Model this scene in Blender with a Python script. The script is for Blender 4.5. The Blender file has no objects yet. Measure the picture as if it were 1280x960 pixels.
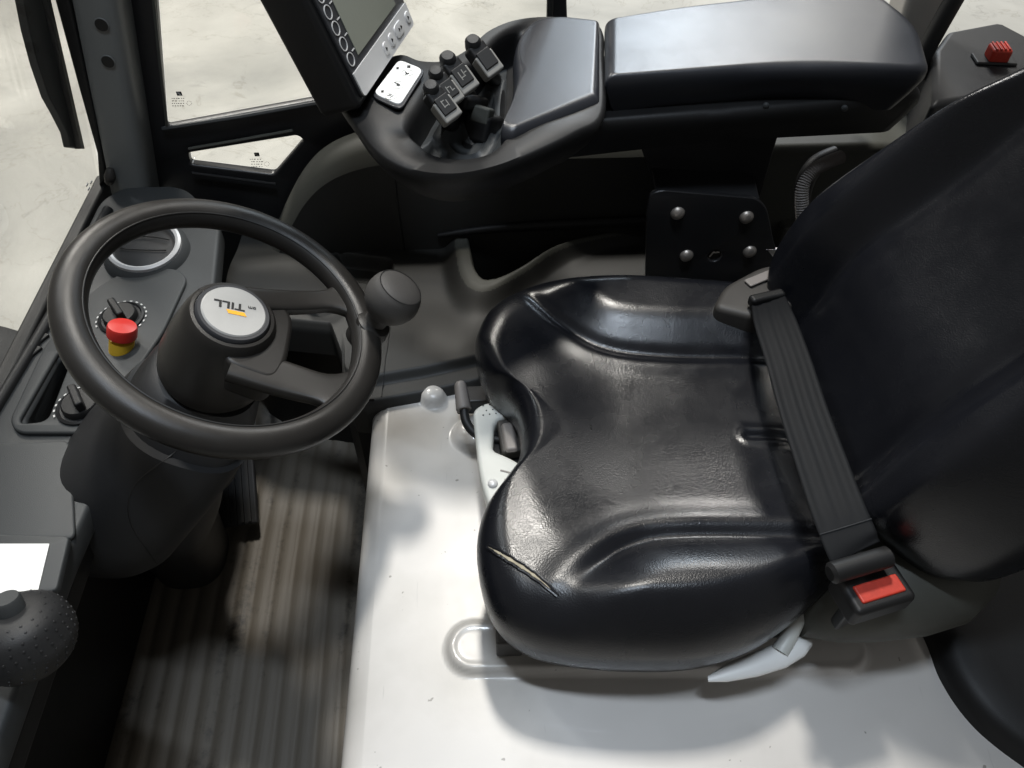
import bpy, bmesh, math, random
import numpy as np
from mathutils import Vector, Matrix
from mathutils.bvhtree import BVHTree
random.seed(7)
SC = bpy.context.scene
COL = SC.collection
V = Vector

# ------------------------------------------------------------------ camera
PITCH, YAW, FPX = math.radians(50), math.radians(2.5), 961.0
CAM = V((0, 0, 1.22))
cd = bpy.data.cameras.new('camera'); cam = bpy.data.objects.new('camera', cd); COL.objects.link(cam)
cam.location = CAM; cam.rotation_euler = (math.pi/2-PITCH, 0, -YAW)
cd.sensor_width = 36; cd.lens = FPX/1280*36; cd.clip_start = .02; cd.clip_end = 200
SC.camera = cam
# ------------------------------------------------------------------ light (warehouse lamps, plus two added to brighten the ground)
w = bpy.data.worlds.new('World'); SC.world = w; w.use_nodes = True
w.node_tree.nodes['Background'].inputs[0].default_value = (1, .985, .96, 1)
w.node_tree.nodes['Background'].inputs[1].default_value = .16
def area(name, loc, target, sx, sy, watts, col=(1, 1, 1)):
    l = bpy.data.lights.new(name, 'AREA'); l.shape = 'RECTANGLE'; l.size = sx; l.size_y = sy
    l.energy = watts; l.color = col
    o = bpy.data.objects.new(name, l); COL.objects.link(o); o.location = loc
    o.rotation_euler = (V(target)-V(loc)).to_track_quat('-Z', 'Y').to_euler()
    return o
area('overhead_lamp', (.05, 2.1, 4.3), (-.05, .5, .4), .28, .42, 140, (1, .96, .89))
area('overhead_lamp', (1.25, 5.35, 2.95), (.2, .8, .6), .7, .45, 55, (.74, .87, 1))
area('overhead_lamp', (-2.4, 2.6, 4.2), (-.3, .6, .4), .2, .9, 30, (.88, .94, 1))
area('overhead_lamp', (-2.6, 5.2, 4.4), (-1.6, 3.2, -.6), 1.2, 1.2, 250, (1, .97, .92))  # added lamp, only to brighten the ground outside the windscreen
area('overhead_lamp', (2.2, 6.2, 4.4), (1.2, 4.2, -.6), 1.2, 1.2, 165, (1, .97, .92))  # second added lamp for the ground beyond the side window
area('overhead_lamp', (.0, .25, 3.5), (.1, .5, .4), .9, .12, 50, (.78, .88, 1))
SC.view_settings.view_transform = 'Standard'; SC.view_settings.look = 'None'
SC.view_settings.exposure = 0; SC.view_settings.gamma = 1
SC.render.engine = 'CYCLES'

# ------------------------------------------------------------------ helpers
_F = V((math.sin(YAW)*math.cos(PITCH), math.cos(YAW)*math.cos(PITCH), -math.sin(PITCH)))
_R = V((math.cos(YAW), -math.sin(YAW), 0)); _U = _R.cross(_F)
def ray(a, b): return _F + _R*((a-640)/FPX) - _U*((b-480)/FPX)
def P(a, b, x=None, y=None, z=None):            # survey: where a sight line meets a level, a wall plane, ...
    d = ray(a, b)
    if x is not None: t = (x-CAM.x)/d.x
    elif y is not None: t = (y-CAM.y)/d.y
    else: t = (z-CAM.z)/d.z
    return CAM + d*t
def Ppl(a, b, o, n):
    d = ray(a, b); return CAM + d*((o-CAM).dot(n)/d.dot(n))

def thing(name, label, cat, loc=(0, 0, 0), group=None):
    o = bpy.data.objects.new(name, None); COL.objects.link(o); o.location = loc
    o.empty_display_size = .05; o['label'] = label; o['category'] = cat
    if group: o['group'] = group
    o['_o'] = list(loc)
    return o
def origin(p):
    while p is not None and '_o' not in p.keys() and p.parent: p = p.parent
    return V(p['_o']) if p is not None and '_o' in p.keys() else V((0, 0, 0))
def obj(name, verts, faces, mat, parent=None, smooth=True, angle=40, bevel=0, seg=3, sub=0):
    off = origin(parent) if parent else V((0, 0, 0))
    me = bpy.data.meshes.new(name)
    me.from_pydata([tuple(V(v)-off) for v in verts], [], [tuple(f) for f in faces])
    bm = bmesh.new(); bm.from_mesh(me); bmesh.ops.recalc_face_normals(bm, faces=bm.faces); bm.to_mesh(me); bm.free()
    return finish(name, me, mat, parent, smooth, angle, bevel, seg, sub)
def finish(name, me, mat, parent, smooth, angle, bevel, seg, sub):
    me.materials.append(mat)
    o = bpy.data.objects.new(name, me); COL.objects.link(o)
    if parent: o.parent = parent
    if smooth:
        if angle < 180: me.shade_smooth(); me.set_sharp_from_angle(angle=math.radians(angle))
        else: me.shade_smooth()
    if sub:
        m = o.modifiers.new('sub', 'SUBSURF'); m.levels = m.render_levels = sub
    if bevel:
        m = o.modifiers.new('bevel', 'BEVEL'); m.width = bevel; m.segments = seg; m.limit_method = 'ANGLE'
        m.angle_limit = math.radians(35); m.harden_normals = True
    return o
def tag(o, label, cat, group=None):
    o['label'] = label; o['category'] = cat
    if group: o['group'] = group
    return o
def structure(o): o['kind'] = 'structure'; return o

def prism(poly, ext):
    n = len(poly); v = [V(p) for p in poly]+[V(p)+V(ext) for p in poly]
    f = [tuple(range(n))[::-1], tuple(range(n, 2*n))]+[(i, (i+1) % n, n+(i+1) % n, n+i) for i in range(n)]
    return v, f
def boxg(c, s, rot=None):
    c = V(c); r = rot or Matrix.Identity(3)
    v = [c + r @ V((sx*s[0]/2, sy*s[1]/2, sz*s[2]/2)) for sz in (-1, 1) for sx, sy in ((-1, -1), (1, -1), (1, 1), (-1, 1))]
    return v, [(3, 2, 1, 0), (4, 5, 6, 7), (0, 1, 5, 4), (1, 2, 6, 5), (2, 3, 7, 6), (3, 0, 4, 7)]
def loft(rings, cap0=True, cap1=True):
    n = len(rings[0]); v = [V(p) for r in rings for p in r]; f = []
    for i in range(len(rings)-1):
        for j in range(n):
            f.append((i*n+j, i*n+(j+1) % n, (i+1)*n+(j+1) % n, (i+1)*n+j))
    if cap0: f.append(tuple(range(n))[::-1])
    if cap1: f.append(tuple(range((len(rings)-1)*n, len(rings)*n)))
    return v, f
def merge(*gs):
    v, f = [], []
    for a, b in gs:
        k = len(v); v += list(a); f += [tuple(i+k for i in q) for q in b]
    return v, f
def frame(axis, ref=(0, 0, 1)):
    n = V(axis).normalized(); r = V(ref)
    if abs(n.dot(r)) > .95: r = V((1, 0, 0))
    a = r.cross(n).normalized(); return a, n.cross(a), n
def lathe(prof, o, axis, n=32, ref=(0, 0, 1)):
    a, b, c = frame(axis, ref); o = V(o)
    rings = [[o + c*h + (a*math.cos(2*math.pi*k/n)+b*math.sin(2*math.pi*k/n))*r for k in range(n)] for r, h in prof]
    return loft(rings)
def cr(pts, m=8, closed=False):                  # Catmull-Rom through points of any dimension
    p = [np.array(q, float) for q in pts]; n = len(p); out = []
    for i in range(n if closed else n-1):
        if closed: a, b, c, d = p[i-1], p[i], p[(i+1) % n], p[(i+2) % n]
        else: a, b, c, d = p[max(i-1, 0)], p[i], p[i+1], p[min(i+2, n-1)]
        for k in range(m):
            t = k/m
            out.append(.5*((2*b)+(c-a)*t+(2*a-5*b+4*c-d)*t*t+(3*b-a-3*c+d)*t**3))
    if not closed: out.append(p[-1])
    return out
def tube(pts, r, n=14, m=6, smooth=True):
    pp = [V(q) for q in (cr([tuple(q) for q in pts], m) if smooth else pts)]
    k = len(pp); rr = [r]*k if not hasattr(r, '__len__') else list(np.interp(np.linspace(0, 1, k), np.linspace(0, 1, len(r)), r))
    rings = []; prev = None
    for i, q in enumerate(pp):
        t = (pp[min(i+1, k-1)]-pp[max(i-1, 0)]).normalized()
        if prev is None: a, b, _ = frame(t)
        else:
            a = (prev - t*prev.dot(t)).normalized(); b = t.cross(a)
        prev = a
        rings.append([q+(a*math.cos(2*math.pi*j/n)+b*math.sin(2*math.pi*j/n))*rr[i] for j in range(n)])
    return loft(rings)
def rnd(poly, r, n=5):                           # round the corners of a 2-D polygon
    out = []; k = len(poly)
    for i in range(k):
        p, a, b = [np.array(poly[(i+s) % k][:2], float) for s in (0, -1, 1)]
        rr = r[i] if hasattr(r, '__len__') else r
        la, lb = np.linalg.norm(a-p), np.linalg.norm(b-p); t = min(rr, .48*la, .48*lb)
        A, B = p+(a-p)/la*t, p+(b-p)/lb*t
        for j in range(n+1):
            s = j/n; out.append(tuple((1-s)**2*A+2*s*(1-s)*p+s*s*B))
    return out
def plate(name, outer, holes, depth, M, mat, parent=None, bev=0, **kw):
    """flat sheet with openings; outlines are 2-D, M carries (u, v, w) into the place"""
    c = bpy.data.curves.new('tmp', 'CURVE'); c.dimensions = '2D'; c.fill_mode = 'BOTH'
    c.extrude = max(depth/2-bev, .0001); c.bevel_depth = bev; c.bevel_resolution = 2; c.offset = -bev
    for lp in [outer]+list(holes):
        s = c.splines.new('POLY'); s.points.add(len(lp)-1); s.use_cyclic_u = True
        for q, u in zip(s.points, lp): q.co = (u[0], u[1], 0, 1)
    t = bpy.data.objects.new('tmp', c); COL.objects.link(t)
    bpy.context.view_layer.update()
    me = bpy.data.meshes.new_from_object(t.evaluated_get(bpy.context.evaluated_depsgraph_get()))
    bpy.data.objects.remove(t); bpy.data.curves.remove(c)
    off = origin(parent) if parent else V((0, 0, 0))
    me.transform(Matrix.Translation(-off) @ M); me.name = name; me.materials.clear()
    bm = bmesh.new(); bm.from_mesh(me); bmesh.ops.remove_doubles(bm, verts=bm.verts, dist=1e-6)
    bmesh.ops.recalc_face_normals(bm, faces=bm.faces); bm.to_mesh(me); bm.free()
    return finish(name, me, mat, parent, True, 40, 0, 3, 0)
def MY(y): return Matrix(((1, 0, 0, 0), (0, 0, -1, y), (0, 1, 0, 0), (0, 0, 0, 1)))      # sheet standing in the plane y
def MZ(z): return Matrix.Translation((0, 0, z))
def MF(o, u, v):                                                                         # sheet in any plane
    u = V(u).normalized(); n = u.cross(V(v)).normalized(); v = n.cross(u)
    return Matrix(((u.x, v.x, n.x, o[0]), (u.y, v.y, n.y, o[1]), (u.z, v.z, n.z, o[2]), (0, 0, 0, 1)))
def pxy(pts, y): return [(q.x, q.z) for q in (P(a, b, y=y) for a, b in pts)]
def pxz(pts, z): return [(q.x, q.y) for q in (P(a, b, z=z) for a, b in pts)]
def stadium(cx, cy, w, h, n=8):
    r = min(w, h)/2; return rnd([(cx-w/2, cy-h/2), (cx+w/2, cy-h/2), (cx+w/2, cy+h/2), (cx-w/2, cy+h/2)], r, n)
def circ(cx, cy, r, n=32): return [(cx+r*math.cos(2*math.pi*k/n), cy+r*math.sin(2*math.pi*k/n)) for k in range(n)]
def text(name, s, size, M, mat, parent, depth=.0003, bold=0):
    c = bpy.data.curves.new('tmp', 'FONT'); c.body = s; c.size = size; c.align_x = 'CENTER'; c.align_y = 'CENTER'
    c.extrude = depth; c.offset = bold; c.resolution_u = 3
    t = bpy.data.objects.new('tmp', c); COL.objects.link(t); bpy.context.view_layer.update()
    me = bpy.data.meshes.new_from_object(t.evaluated_get(bpy.context.evaluated_depsgraph_get()))
    bpy.data.objects.remove(t); bpy.data.curves.remove(c)
    me.transform(Matrix.Translation(-origin(parent)) @ M); me.name = name; me.materials.clear()
    return finish(name, me, mat, parent, False, 40, 0, 3, 0)

def zipcap(rings, key, side):
    v, f = loft(rings, True, False); n = len(rings[0]); b0 = (len(rings)-1)*n
    A = sorted([i for i in range(n) if side(rings[-1][i])], key=lambda i: key(rings[-1][i])); B = sorted([i for i in range(n) if not side(rings[-1][i])], key=lambda i: key(rings[-1][i]))
    i = j = 0
    while i < len(A)-1 or j < len(B)-1:
        if j == len(B)-1 or (i < len(A)-1 and key(rings[-1][A[i+1]]) < key(rings[-1][B[j+1]])):
            f.append((b0+A[i], b0+A[i+1], b0+B[j])); i += 1
        else: f.append((b0+A[i], b0+B[j+1], b0+B[j])); j += 1
    return v, f
# ------------------------------------------------------------------ materials
def mat(name, col, rough=.5, metal=0, spec=.5, bump=0, bscale=900, var=.0, vscale=6, rvar=.0, coat=0, kind='noise', emit=None):
    m = bpy.data.materials.new(name); m.use_nodes = True; nt = m.node_tree; N = nt.nodes; L = nt.links
    b = N['Principled BSDF']; b.inputs['Base Color'].default_value = (*col, 1); b.inputs['Roughness'].default_value = rough
    b.inputs['Metallic'].default_value = metal; b.inputs['Specular IOR Level'].default_value = spec; b.inputs['Coat Weight'].default_value = coat
    tc = N.new('ShaderNodeTexCoord')
    if var or rvar:
        n = N.new('ShaderNodeTexNoise'); n.inputs['Scale'].default_value = vscale; n.inputs['Detail'].default_value = 4; n.inputs['Roughness'].default_value = .65
        L.new(tc.outputs['Object'], n.inputs['Vector'])
        if var:
            mx = N.new('ShaderNodeMixRGB'); mx.inputs[1].default_value = (*[c*(1-var) for c in col], 1); mx.inputs[2].default_value = (*[min(1, c*(1+var)) for c in col], 1)
            L.new(n.outputs[0], mx.inputs[0]); L.new(mx.outputs[0], b.inputs['Base Color'])
        if rvar:
            r = N.new('ShaderNodeMapRange'); r.inputs['From Min'].default_value = .3; r.inputs['From Max'].default_value = .7
            r.inputs['To Min'].default_value = max(.03, rough-rvar); r.inputs['To Max'].default_value = rough+rvar
            L.new(n.outputs[0], r.inputs['Value']); L.new(r.outputs[0], b.inputs['Roughness'])
    if bump:
        if kind == 'noise':
            t = N.new('ShaderNodeTexNoise'); t.inputs['Scale'].default_value = bscale; t.inputs['Detail'].default_value = 2; out = t.outputs[0]
            L.new(tc.outputs['Object'], t.inputs['Vector'])
        else:                                    # leather: cells plus long soft creases
            t = N.new('ShaderNodeTexVoronoi'); t.inputs['Scale'].default_value = bscale; t.feature = 'SMOOTH_F1'
            t2 = N.new('ShaderNodeTexNoise'); t2.inputs['Scale'].default_value = bscale*.12; t2.inputs['Detail'].default_value = 5
            t2.inputs['Distortion'].default_value = 1.2
            ad = N.new('ShaderNodeMath'); ad.operation = 'MULTIPLY_ADD'; ad.inputs[1].default_value = .55
            L.new(tc.outputs['Object'], t.inputs['Vector']); L.new(tc.outputs['Object'], t2.inputs['Vector'])
            L.new(t2.outputs[0], ad.inputs[0]); L.new(t.outputs['Distance'], ad.inputs[2]); out = ad.outputs[0]
        bp = N.new('ShaderNodeBump'); bp.inputs['Strength'].default_value = bump; bp.inputs['Distance'].default_value = .0006
        L.new(out, bp.inputs['Height']); L.new(bp.outputs[0], b.inputs['Normal'])
    return m
M_ = {}
M_['plastic'] = mat('dark_grained_plastic', (.016, .0163, .0172), .5, spec=.32, bump=.4, bscale=1300, var=.25, vscale=5, rvar=.06)
M_['plastic_dk'] = mat('black_moulded_plastic', (.008, .008, .0083), .5, spec=.32, bump=.3, bscale=1300, var=.2, rvar=.06)
M_['dash'] = mat('dash_grey_plastic', (.042, .045, .0465), .52, spec=.32, bump=.35, bscale=1200, var=.22, vscale=4, rvar=.07)
M_['knob'] = mat('grey_knob_plastic', (.050, .047, .044), .6, bump=.4, bscale=1300, var=.15)
M_['console'] = mat('console_plastic', (.027, .027, .0255), .5, spec=.32, bump=.35, bscale=1200, var=.2, vscale=6)
M_['arm'] = mat('armrest_soft_plastic', (.018, .0195, .024), .34, bump=.25, bscale=1500, var=.15, rvar=.05)
M_['wheel'] = mat('worn_wheel_rubber', (.018, .0165, .015), .38, spec=.32, bump=.25, bscale=1500, var=.3, vscale=9, rvar=.10)
M_['leather'] = mat('black_vinyl_leather', (.0062, .0067, .0088), .27, spec=.40, bump=.26, bscale=700, var=.25, vscale=8, rvar=.09, kind='leather')
M_['rubber'] = mat('black_rubber', (.010, .010, .010), .6, bump=.2, bscale=700, rvar=.08)
M_['metal_blk'] = mat('black_painted_steel', (.012, .012, .013), .38, bump=.1, bscale=400, rvar=.1)
M_['pillar'] = mat('grey_painted_steel', (.17, .178, .176), .5, bump=.25, bscale=800, var=.15, vscale=7, rvar=.06)
M_['hood'] = mat('light_grey_hood', (.57, .55, .525), .34, bump=.05, bscale=220, var=.07, vscale=5, rvar=.08)
def hoodmat():
    m = M_['hood']; nt = m.node_tree; N = nt.nodes; L = nt.links; b = N['Principled BSDF']
    src = b.inputs['Base Color'].links[0].from_socket; tc = [n for n in N if n.type == 'TEX_COORD'][0]
    def layer(src, scale, rot, sc, lo, hi, col, f, det=4):
        mp = N.new('ShaderNodeMapping'); mp.inputs['Scale'].default_value = scale; mp.inputs['Rotation'].default_value = (0, 0, rot); L.new(tc.outputs['Object'], mp.inputs[0])
        n = N.new('ShaderNodeTexNoise'); n.inputs['Scale'].default_value = sc; n.inputs['Detail'].default_value = det; L.new(mp.outputs[0], n.inputs[0])
        r = N.new('ShaderNodeMapRange'); r.inputs['From Min'].default_value = lo; r.inputs['From Max'].default_value = hi; r.inputs['To Max'].default_value = f; L.new(n.outputs[0], r.inputs['Value'])
        x = N.new('ShaderNodeMixRGB'); x.inputs[2].default_value = (*col, 1); L.new(r.outputs[0], x.inputs[0]); L.new(src, x.inputs[1]); return x.outputs[0]
    src = layer(src, (1, 1, 1), 0, 4.2, .44, .70, (.34, .325, .295), .85, 8)        # hand grime
    src = layer(src, (1, .10, 1), .7, 150, .73, .80, (.36, .35, .33), .5, 2)       # scratches
    src = layer(src, (1, 1, 1), 0, 75, .735, .76, (.16, .15, .13), .75, 2)         # specks
    L.new(src, b.inputs['Base Color'])
M_['hood'].node_tree.nodes['Principled BSDF'].inputs['Coat Weight'].default_value = .25
hoodmat()
M_['ltgrey'] = mat('pale_grey_plastic', (.52, .53, .50), .42, bump=.15, bscale=1200, var=.06, vscale=12)
M_['lever'] = mat('lever_grey', (.22, .215, .20), .5, var=.06)
M_['midgrey'] = mat('mid_grey_plastic', (.17, .155, .145), .5, bump=.2, bscale=1100, var=.12)
M_['silver'] = mat('satin_silver', (.62, .62, .62), .35, metal=.2, var=.05)
M_['badge'] = mat('brushed_badge', (.42, .42, .41), .4, metal=.4, var=.08, vscale=60)
M_['chrome'] = mat('bright_metal', (.75, .75, .76), .18, metal=1)
M_['rivet'] = mat('dull_zinc', (.42, .38, .34), .45, metal=.8, var=.25, vscale=120, bump=.3, bscale=300)
M_['white'] = mat('white_plastic', (.80, .80, .78), .4, var=.03)
M_['red'] = mat('red_plastic', (.48, .022, .016), .38, var=.1, vscale=30)
M_['redworn'] = mat('worn_red_plastic', (.46, .035, .018), .5, var=.3, vscale=160)
M_['yellow'] = mat('yellow_plastic', (.75, .47, .03), .45)
M_['orange'] = mat('orange_print', (.85, .40, .02), .5)
M_['ink'] = mat('black_ink', (.006, .006, .006), .55)
M_['ringink'] = mat('pale_print', (.55, .55, .54), .5)
M_['web'] = mat('black_webbing', (.006, .0065, .0075), .65, spec=.15, bump=.5, bscale=1500, var=.2, vscale=40)
M_['foam'] = mat('torn_foam', (.36, .32, .235), .9, bump=.6, bscale=500, var=.5, vscale=140)
M_['beige'] = mat('dusty_brown_plastic', (.032, .029, .026), .6, var=.2, vscale=30, bump=.2)
M_['trim'] = mat('grey_trim_plastic', (.062, .063, .055), .55, spec=.32, bump=.35, bscale=1100, var=.2, vscale=6)
M_['cpillar'] = mat('pale_cab_paint', (.36, .34, .31), .5, var=.1)
M_['screen'] = mat('unlit_lcd', (.21, .22, .185), .16, var=.06, vscale=3)
M_['bezel'] = mat('screen_bezel', (.032, .033, .037), .4)

def glass():
    m = bpy.data.materials.new('window_glass'); m.use_nodes = True; nt = m.node_tree; N = nt.nodes; L = nt.links
    N.remove(N['Principled BSDF']); t = N.new('ShaderNodeBsdfTransparent'); t.inputs[0].default_value = (.97, .965, .95, 1)
    g = N.new('ShaderNodeBsdfGlossy'); g.inputs['Roughness'].default_value = .02; fr = N.new('ShaderNodeFresnel'); ge = N.new('ShaderNodeNewGeometry'); mr = N.new('ShaderNodeMapRange'); mr.inputs['To Min'].default_value = 1.22; mr.inputs['To Max'].default_value = 1/1.22
    L.new(ge.outputs['Backfacing'], mr.inputs['Value']); L.new(mr.outputs[0], fr.inputs[0])
    mx = N.new('ShaderNodeMixShader'); L.new(fr.outputs[0], mx.inputs[0]); L.new(t.outputs[0], mx.inputs[1]); L.new(g.outputs[0], mx.inputs[2])
    L.new(mx.outputs[0], N['Material Output'].inputs[0]); return m
M_['glass'] = glass()

def concrete():
    m = mat('warehouse_concrete', (.6, .58, .52), .45); nt = m.node_tree; N = nt.nodes; L = nt.links; b = N['Principled BSDF']
    tc = N.new('ShaderNodeTexCoord')
    def noise(s, d, dist=0, rough=.6):
        n = N.new('ShaderNodeTexNoise'); n.inputs['Scale'].default_value = s; n.inputs['Detail'].default_value = d
        n.inputs['Distortion'].default_value = dist; n.inputs['Roughness'].default_value = rough; L.new(tc.outputs['Object'], n.inputs[0]); return n
    def ramp(src, stops):
        r = N.new('ShaderNodeValToRGB'); e = r.color_ramp.elements
        e[0].position, e[0].color = stops[0][0], (*stops[0][1], 1); e[1].position, e[1].color = stops[1][0], (*stops[1][1], 1)
        for p, c in stops[2:]: k = e.new(p); k.color = (*c, 1)
        L.new(src, r.inputs[0]); return r
    def mul(a, b_, f=1):
        x = N.new('ShaderNodeMixRGB'); x.blend_type = 'MULTIPLY'; x.inputs[0].default_value = f; L.new(a, x.inputs[1]); L.new(b_, x.inputs[2]); return x.outputs[0]
    base = ramp(noise(.9, 8, .6).outputs[0], [(.30, (.30, .30, .28)), (.70, (.60, .59, .545)), (.5, (.46, .452, .415))])
    scuff = ramp(noise(4.5, 9, 1.6, .7).outputs[0], [(.60, (1, 1, 1)), (.74, (.60, .60, .60))])
    speck = ramp(noise(24, 6, .4, .8).outputs[0], [(.66, (1, 1, 1)), (.76, (.62, .61, .58))])
    cr1 = noise(1.1, 6, 2.2); ab = N.new('ShaderNodeMath'); ab.operation = 'SUBTRACT'; ab.inputs[1].default_value = .5; L.new(cr1.outputs[0], ab.inputs[0])
    a2 = N.new('ShaderNodeMath'); a2.operation = 'ABSOLUTE'; L.new(ab.outputs[0], a2.inputs[0])
    crack = ramp(a2.outputs[0], [(.0, (.72, .70, .66)), (.006, (1, 1, 1))])
    c = mul(mul(mul(base.outputs[0], scuff.outputs[0], .8), speck.outputs[0], .7), crack.outputs[0], .6)
    L.new(c, b.inputs['Base Color'])
    r = ramp(noise(2.2, 6, .8).outputs[0], [(.35, (.34,)*3), (.7, (.62,)*3)]); L.new(r.outputs[0], b.inputs['Roughness'])
    return m
M_['concrete'] = concrete()

def matfloor():
    m = mat('ribbed_rubber_mat', (.03, .03, .03), .6); nt = m.node_tree; N = nt.nodes; L = nt.links; b = N['Principled BSDF']
    tc = N.new('ShaderNodeTexCoord'); mp = N.new('ShaderNodeMapping'); mp.inputs['Scale'].default_value = (1, .06, 1); L.new(tc.outputs['Object'], mp.inputs[0])
    n1 = N.new('ShaderNodeTexNoise'); n1.inputs['Scale'].default_value = 48; n1.inputs['Detail'].default_value = 3; L.new(mp.outputs[0], n1.inputs[0])
    n2 = N.new('ShaderNodeTexNoise'); n2.inputs['Scale'].default_value = 6.0; n2.inputs['Roughness'].default_value = .68; n2.inputs['Detail'].default_value = 8; n2.inputs['Distortion'].default_value = .8; L.new(tc.outputs['Object'], n2.inputs[0])
    ad = N.new('ShaderNodeMath'); ad.operation = 'MULTIPLY'; L.new(n1.outputs[0], ad.inputs[0]); L.new(n2.outputs[0], ad.inputs[1])
    n1.inputs['Scale'].default_value = 26; ad.operation = 'MULTIPLY_ADD'; ad.inputs[1].default_value = .09
    r = N.new('ShaderNodeValToRGB'); e = r.color_ramp.elements; e[0].position = .44; e[0].color = (.009, .0083, .008, 1); e[1].position = .70; e[1].color = (.105, .091, .072, 1)  # pale end of the ramp stands for dust and for lit spots
    k = e.new(.53); k.color = (.0095, .0085, .0078, 1); k = e.new(.60); k.color = (.019, .0165, .0142, 1)
    n4 = N.new('ShaderNodeTexNoise'); n4.inputs['Scale'].default_value = 55; n4.inputs['Detail'].default_value = 8; n4.inputs['Roughness'].default_value = .75; L.new(tc.outputs['Object'], n4.inputs[0])
    a4 = N.new('ShaderNodeMath'); a4.operation = 'MULTIPLY_ADD'; a4.inputs[1].default_value = .34; L.new(n4.outputs[0], a4.inputs[0]); L.new(ad.outputs[0], a4.inputs[2])
    a5 = N.new('ShaderNodeMath'); a5.operation = 'SUBTRACT'; a5.inputs[1].default_value = .175; L.new(a4.outputs[0], a5.inputs[0])
    L.new(a5.outputs[0], r.inputs[0]); L.new(r.outputs[0], b.inputs['Base Color'])
    n3 = N.new('ShaderNodeTexNoise'); n3.inputs['Scale'].default_value = 300; L.new(mp.outputs[0], n3.inputs[0])
    bp = N.new('ShaderNodeBump'); bp.inputs['Strength'].default_value = .4; bp.inputs['Distance'].default_value = .001; L.new(n3.outputs[0], bp.inputs['Height']); L.new(bp.outputs[0], b.inputs['Normal'])
    return m
M_['mat'] = matfloor()

# ================================================================== SETTING
g = obj('ground', *([V((-20, -20, -.62)), V((20, -20, -.62)), V((20, 25, -.62)), V((-20, 25, -.62))], [(0, 1, 2, 3)]), M_['concrete'], smooth=False)
structure(g)
# cab floor pan (under the mat) and the chassis below
c = obj('cab_floor', *boxg((-.1, .55, -.07), (1.1, 1.15, .10)), M_['metal_blk'], bevel=.01); structure(c)

# unseen roof panel above the frame, added and sized to shade the backrest
rf = obj('roof_shade_panel', *boxg((.70, .56, 1.78), (.68, 1.25, .05)), M_['metal_blk'], bevel=.02); structure(rf)
# ribbed rubber mat
t = thing('floor_mat', 'dusty dark ribbed rubber mat in the footwell beside the white cover', 'floor mat', (-.4, .5, -.018))
xs, zs = [], []
x = -.62; i = 0
while x < -.16:
    for dx, h in ((0, 0), (.002, .0016), (.0215, .0016), (.0235, 0)):
        xs.append(x+dx); zs.append(h)
    x += .031
ys = np.linspace(-.05, 1.0, 60); vv, ff = [], []
for yy in ys:
    for a, b in zip(xs, zs):
        rise = .0
        vv.append(V((a+.006*math.sin(yy*7), yy, b-.004+.0015*math.sin(yy*9+a*20)+max(0, yy-.86)**2*3)))
k = len(xs)
for r_ in range(len(ys)-1):
    for q in range(k-1): ff.append((r_*k+q, r_*k+q+1, (r_+1)*k+q+1, (r_+1)*k+q))
obj('ribbed_sheet', vv, ff, M_['mat'], t, angle=50)

# ---- white engine hood : height field
def smooth(a, lo, hi):
    t_ = np.clip((a-lo)/(hi-lo), 0, 1); return t_*t_*(3-2*t_)
HZ = .32
HX0, HX1, HY0, HY1 = -.153, .60, -.06, .765
def seglen(px, py, ax, ay, bx, by):
    vx, vy = bx-ax, by-ay; tt = np.clip(((px-ax)*vx+(py-ay)*vy)/(vx*vx+vy*vy), 0, 1)
    return np.hypot(px-ax-tt*vx, py-ay-tt*vy)
nx, ny = 260, 260
gx = np.concatenate([np.linspace(0, .035, 26), np.linspace(.035, HX1-HX0, nx-25)[1:]])+HX0
gy = np.linspace(HY0, HY1, ny)
X, Y = np.meshgrid(gx, gy)
# back edge of the cover swings round the rear cowl
Z = np.full_like(X, HZ)
dome1 = P(541, 493, z=HZ+.01); dome2 = P(592, 541, z=HZ+.01)
for dm, rr, hh in ((dome1, .0215, .018), (dome2, .034, .022)):
    d = np.hypot(X-dm.x, Y-dm.y); Z += hh*np.sqrt(np.clip(1-(d/rr)**2, 0, 1))*smooth(rr-d, 0, rr*.25)
rl0, rl1 = P(592, 811, z=HZ), P(1050, 812, z=HZ)
d = seglen(X, Y, rl0.x, rl0.y, rl1.x, rl1.y); Z += .010*(1-smooth(d, .026, .034)) - .0015*(1-smooth(d, .018, .024))
fl0, fl1 = P(640, 440, z=HZ), P(900, 440, z=HZ)
d = seglen(X, Y, fl0.x, fl0.y, fl1.x, fl1.y); Z += .010*(1-smooth(d, .026, .034))
Z += .004*np.exp(-((X-.2)/.25)**2)+.0012*np.sin(X*9+Y*5)
vv = [V((a, b, c_)) for a, b, c_ in zip(X.ravel(), Y.ravel(), Z.ravel())]
ff = [(j*nx+i, j*nx+i+1, (j+1)*nx+i+1, (j+1)*nx+i) for j in range(ny-1) for i in range(nx-1)]
# rolled front edge
R = .026
top0 = len(vv); prof = [(R*math.sin(a_), R*(1-math.cos(a_))) for a_ in np.linspace(0, math.pi/2, 9)[1:]]+[(R+.004, .10), (R+.012, .22), (R+.018, .345)]
prev = [j*nx for j in range(ny)]
for dx, dz in prof:
    cur = []
    for j in range(ny):
        cur.append(len(vv)); q = vv[j*nx]; vv.append(V((q.x-dx, q.y, HZ-dz)))
    for j in range(ny-1): ff.append((prev[j], prev[j+1], cur[j+1], cur[j]))
    prev = cur
t = thing('engine_hood', 'white moulded engine hood with domes and raised rail under the seat', 'hood', (.2, .4, -.018))
hood = obj('cover', vv, ff, M_['hood'], t, angle=180)
obj('hood_side', *boxg((.225, .350, .148), (.745, .81, .33)), M_['hood'], t, bevel=.004)

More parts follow.
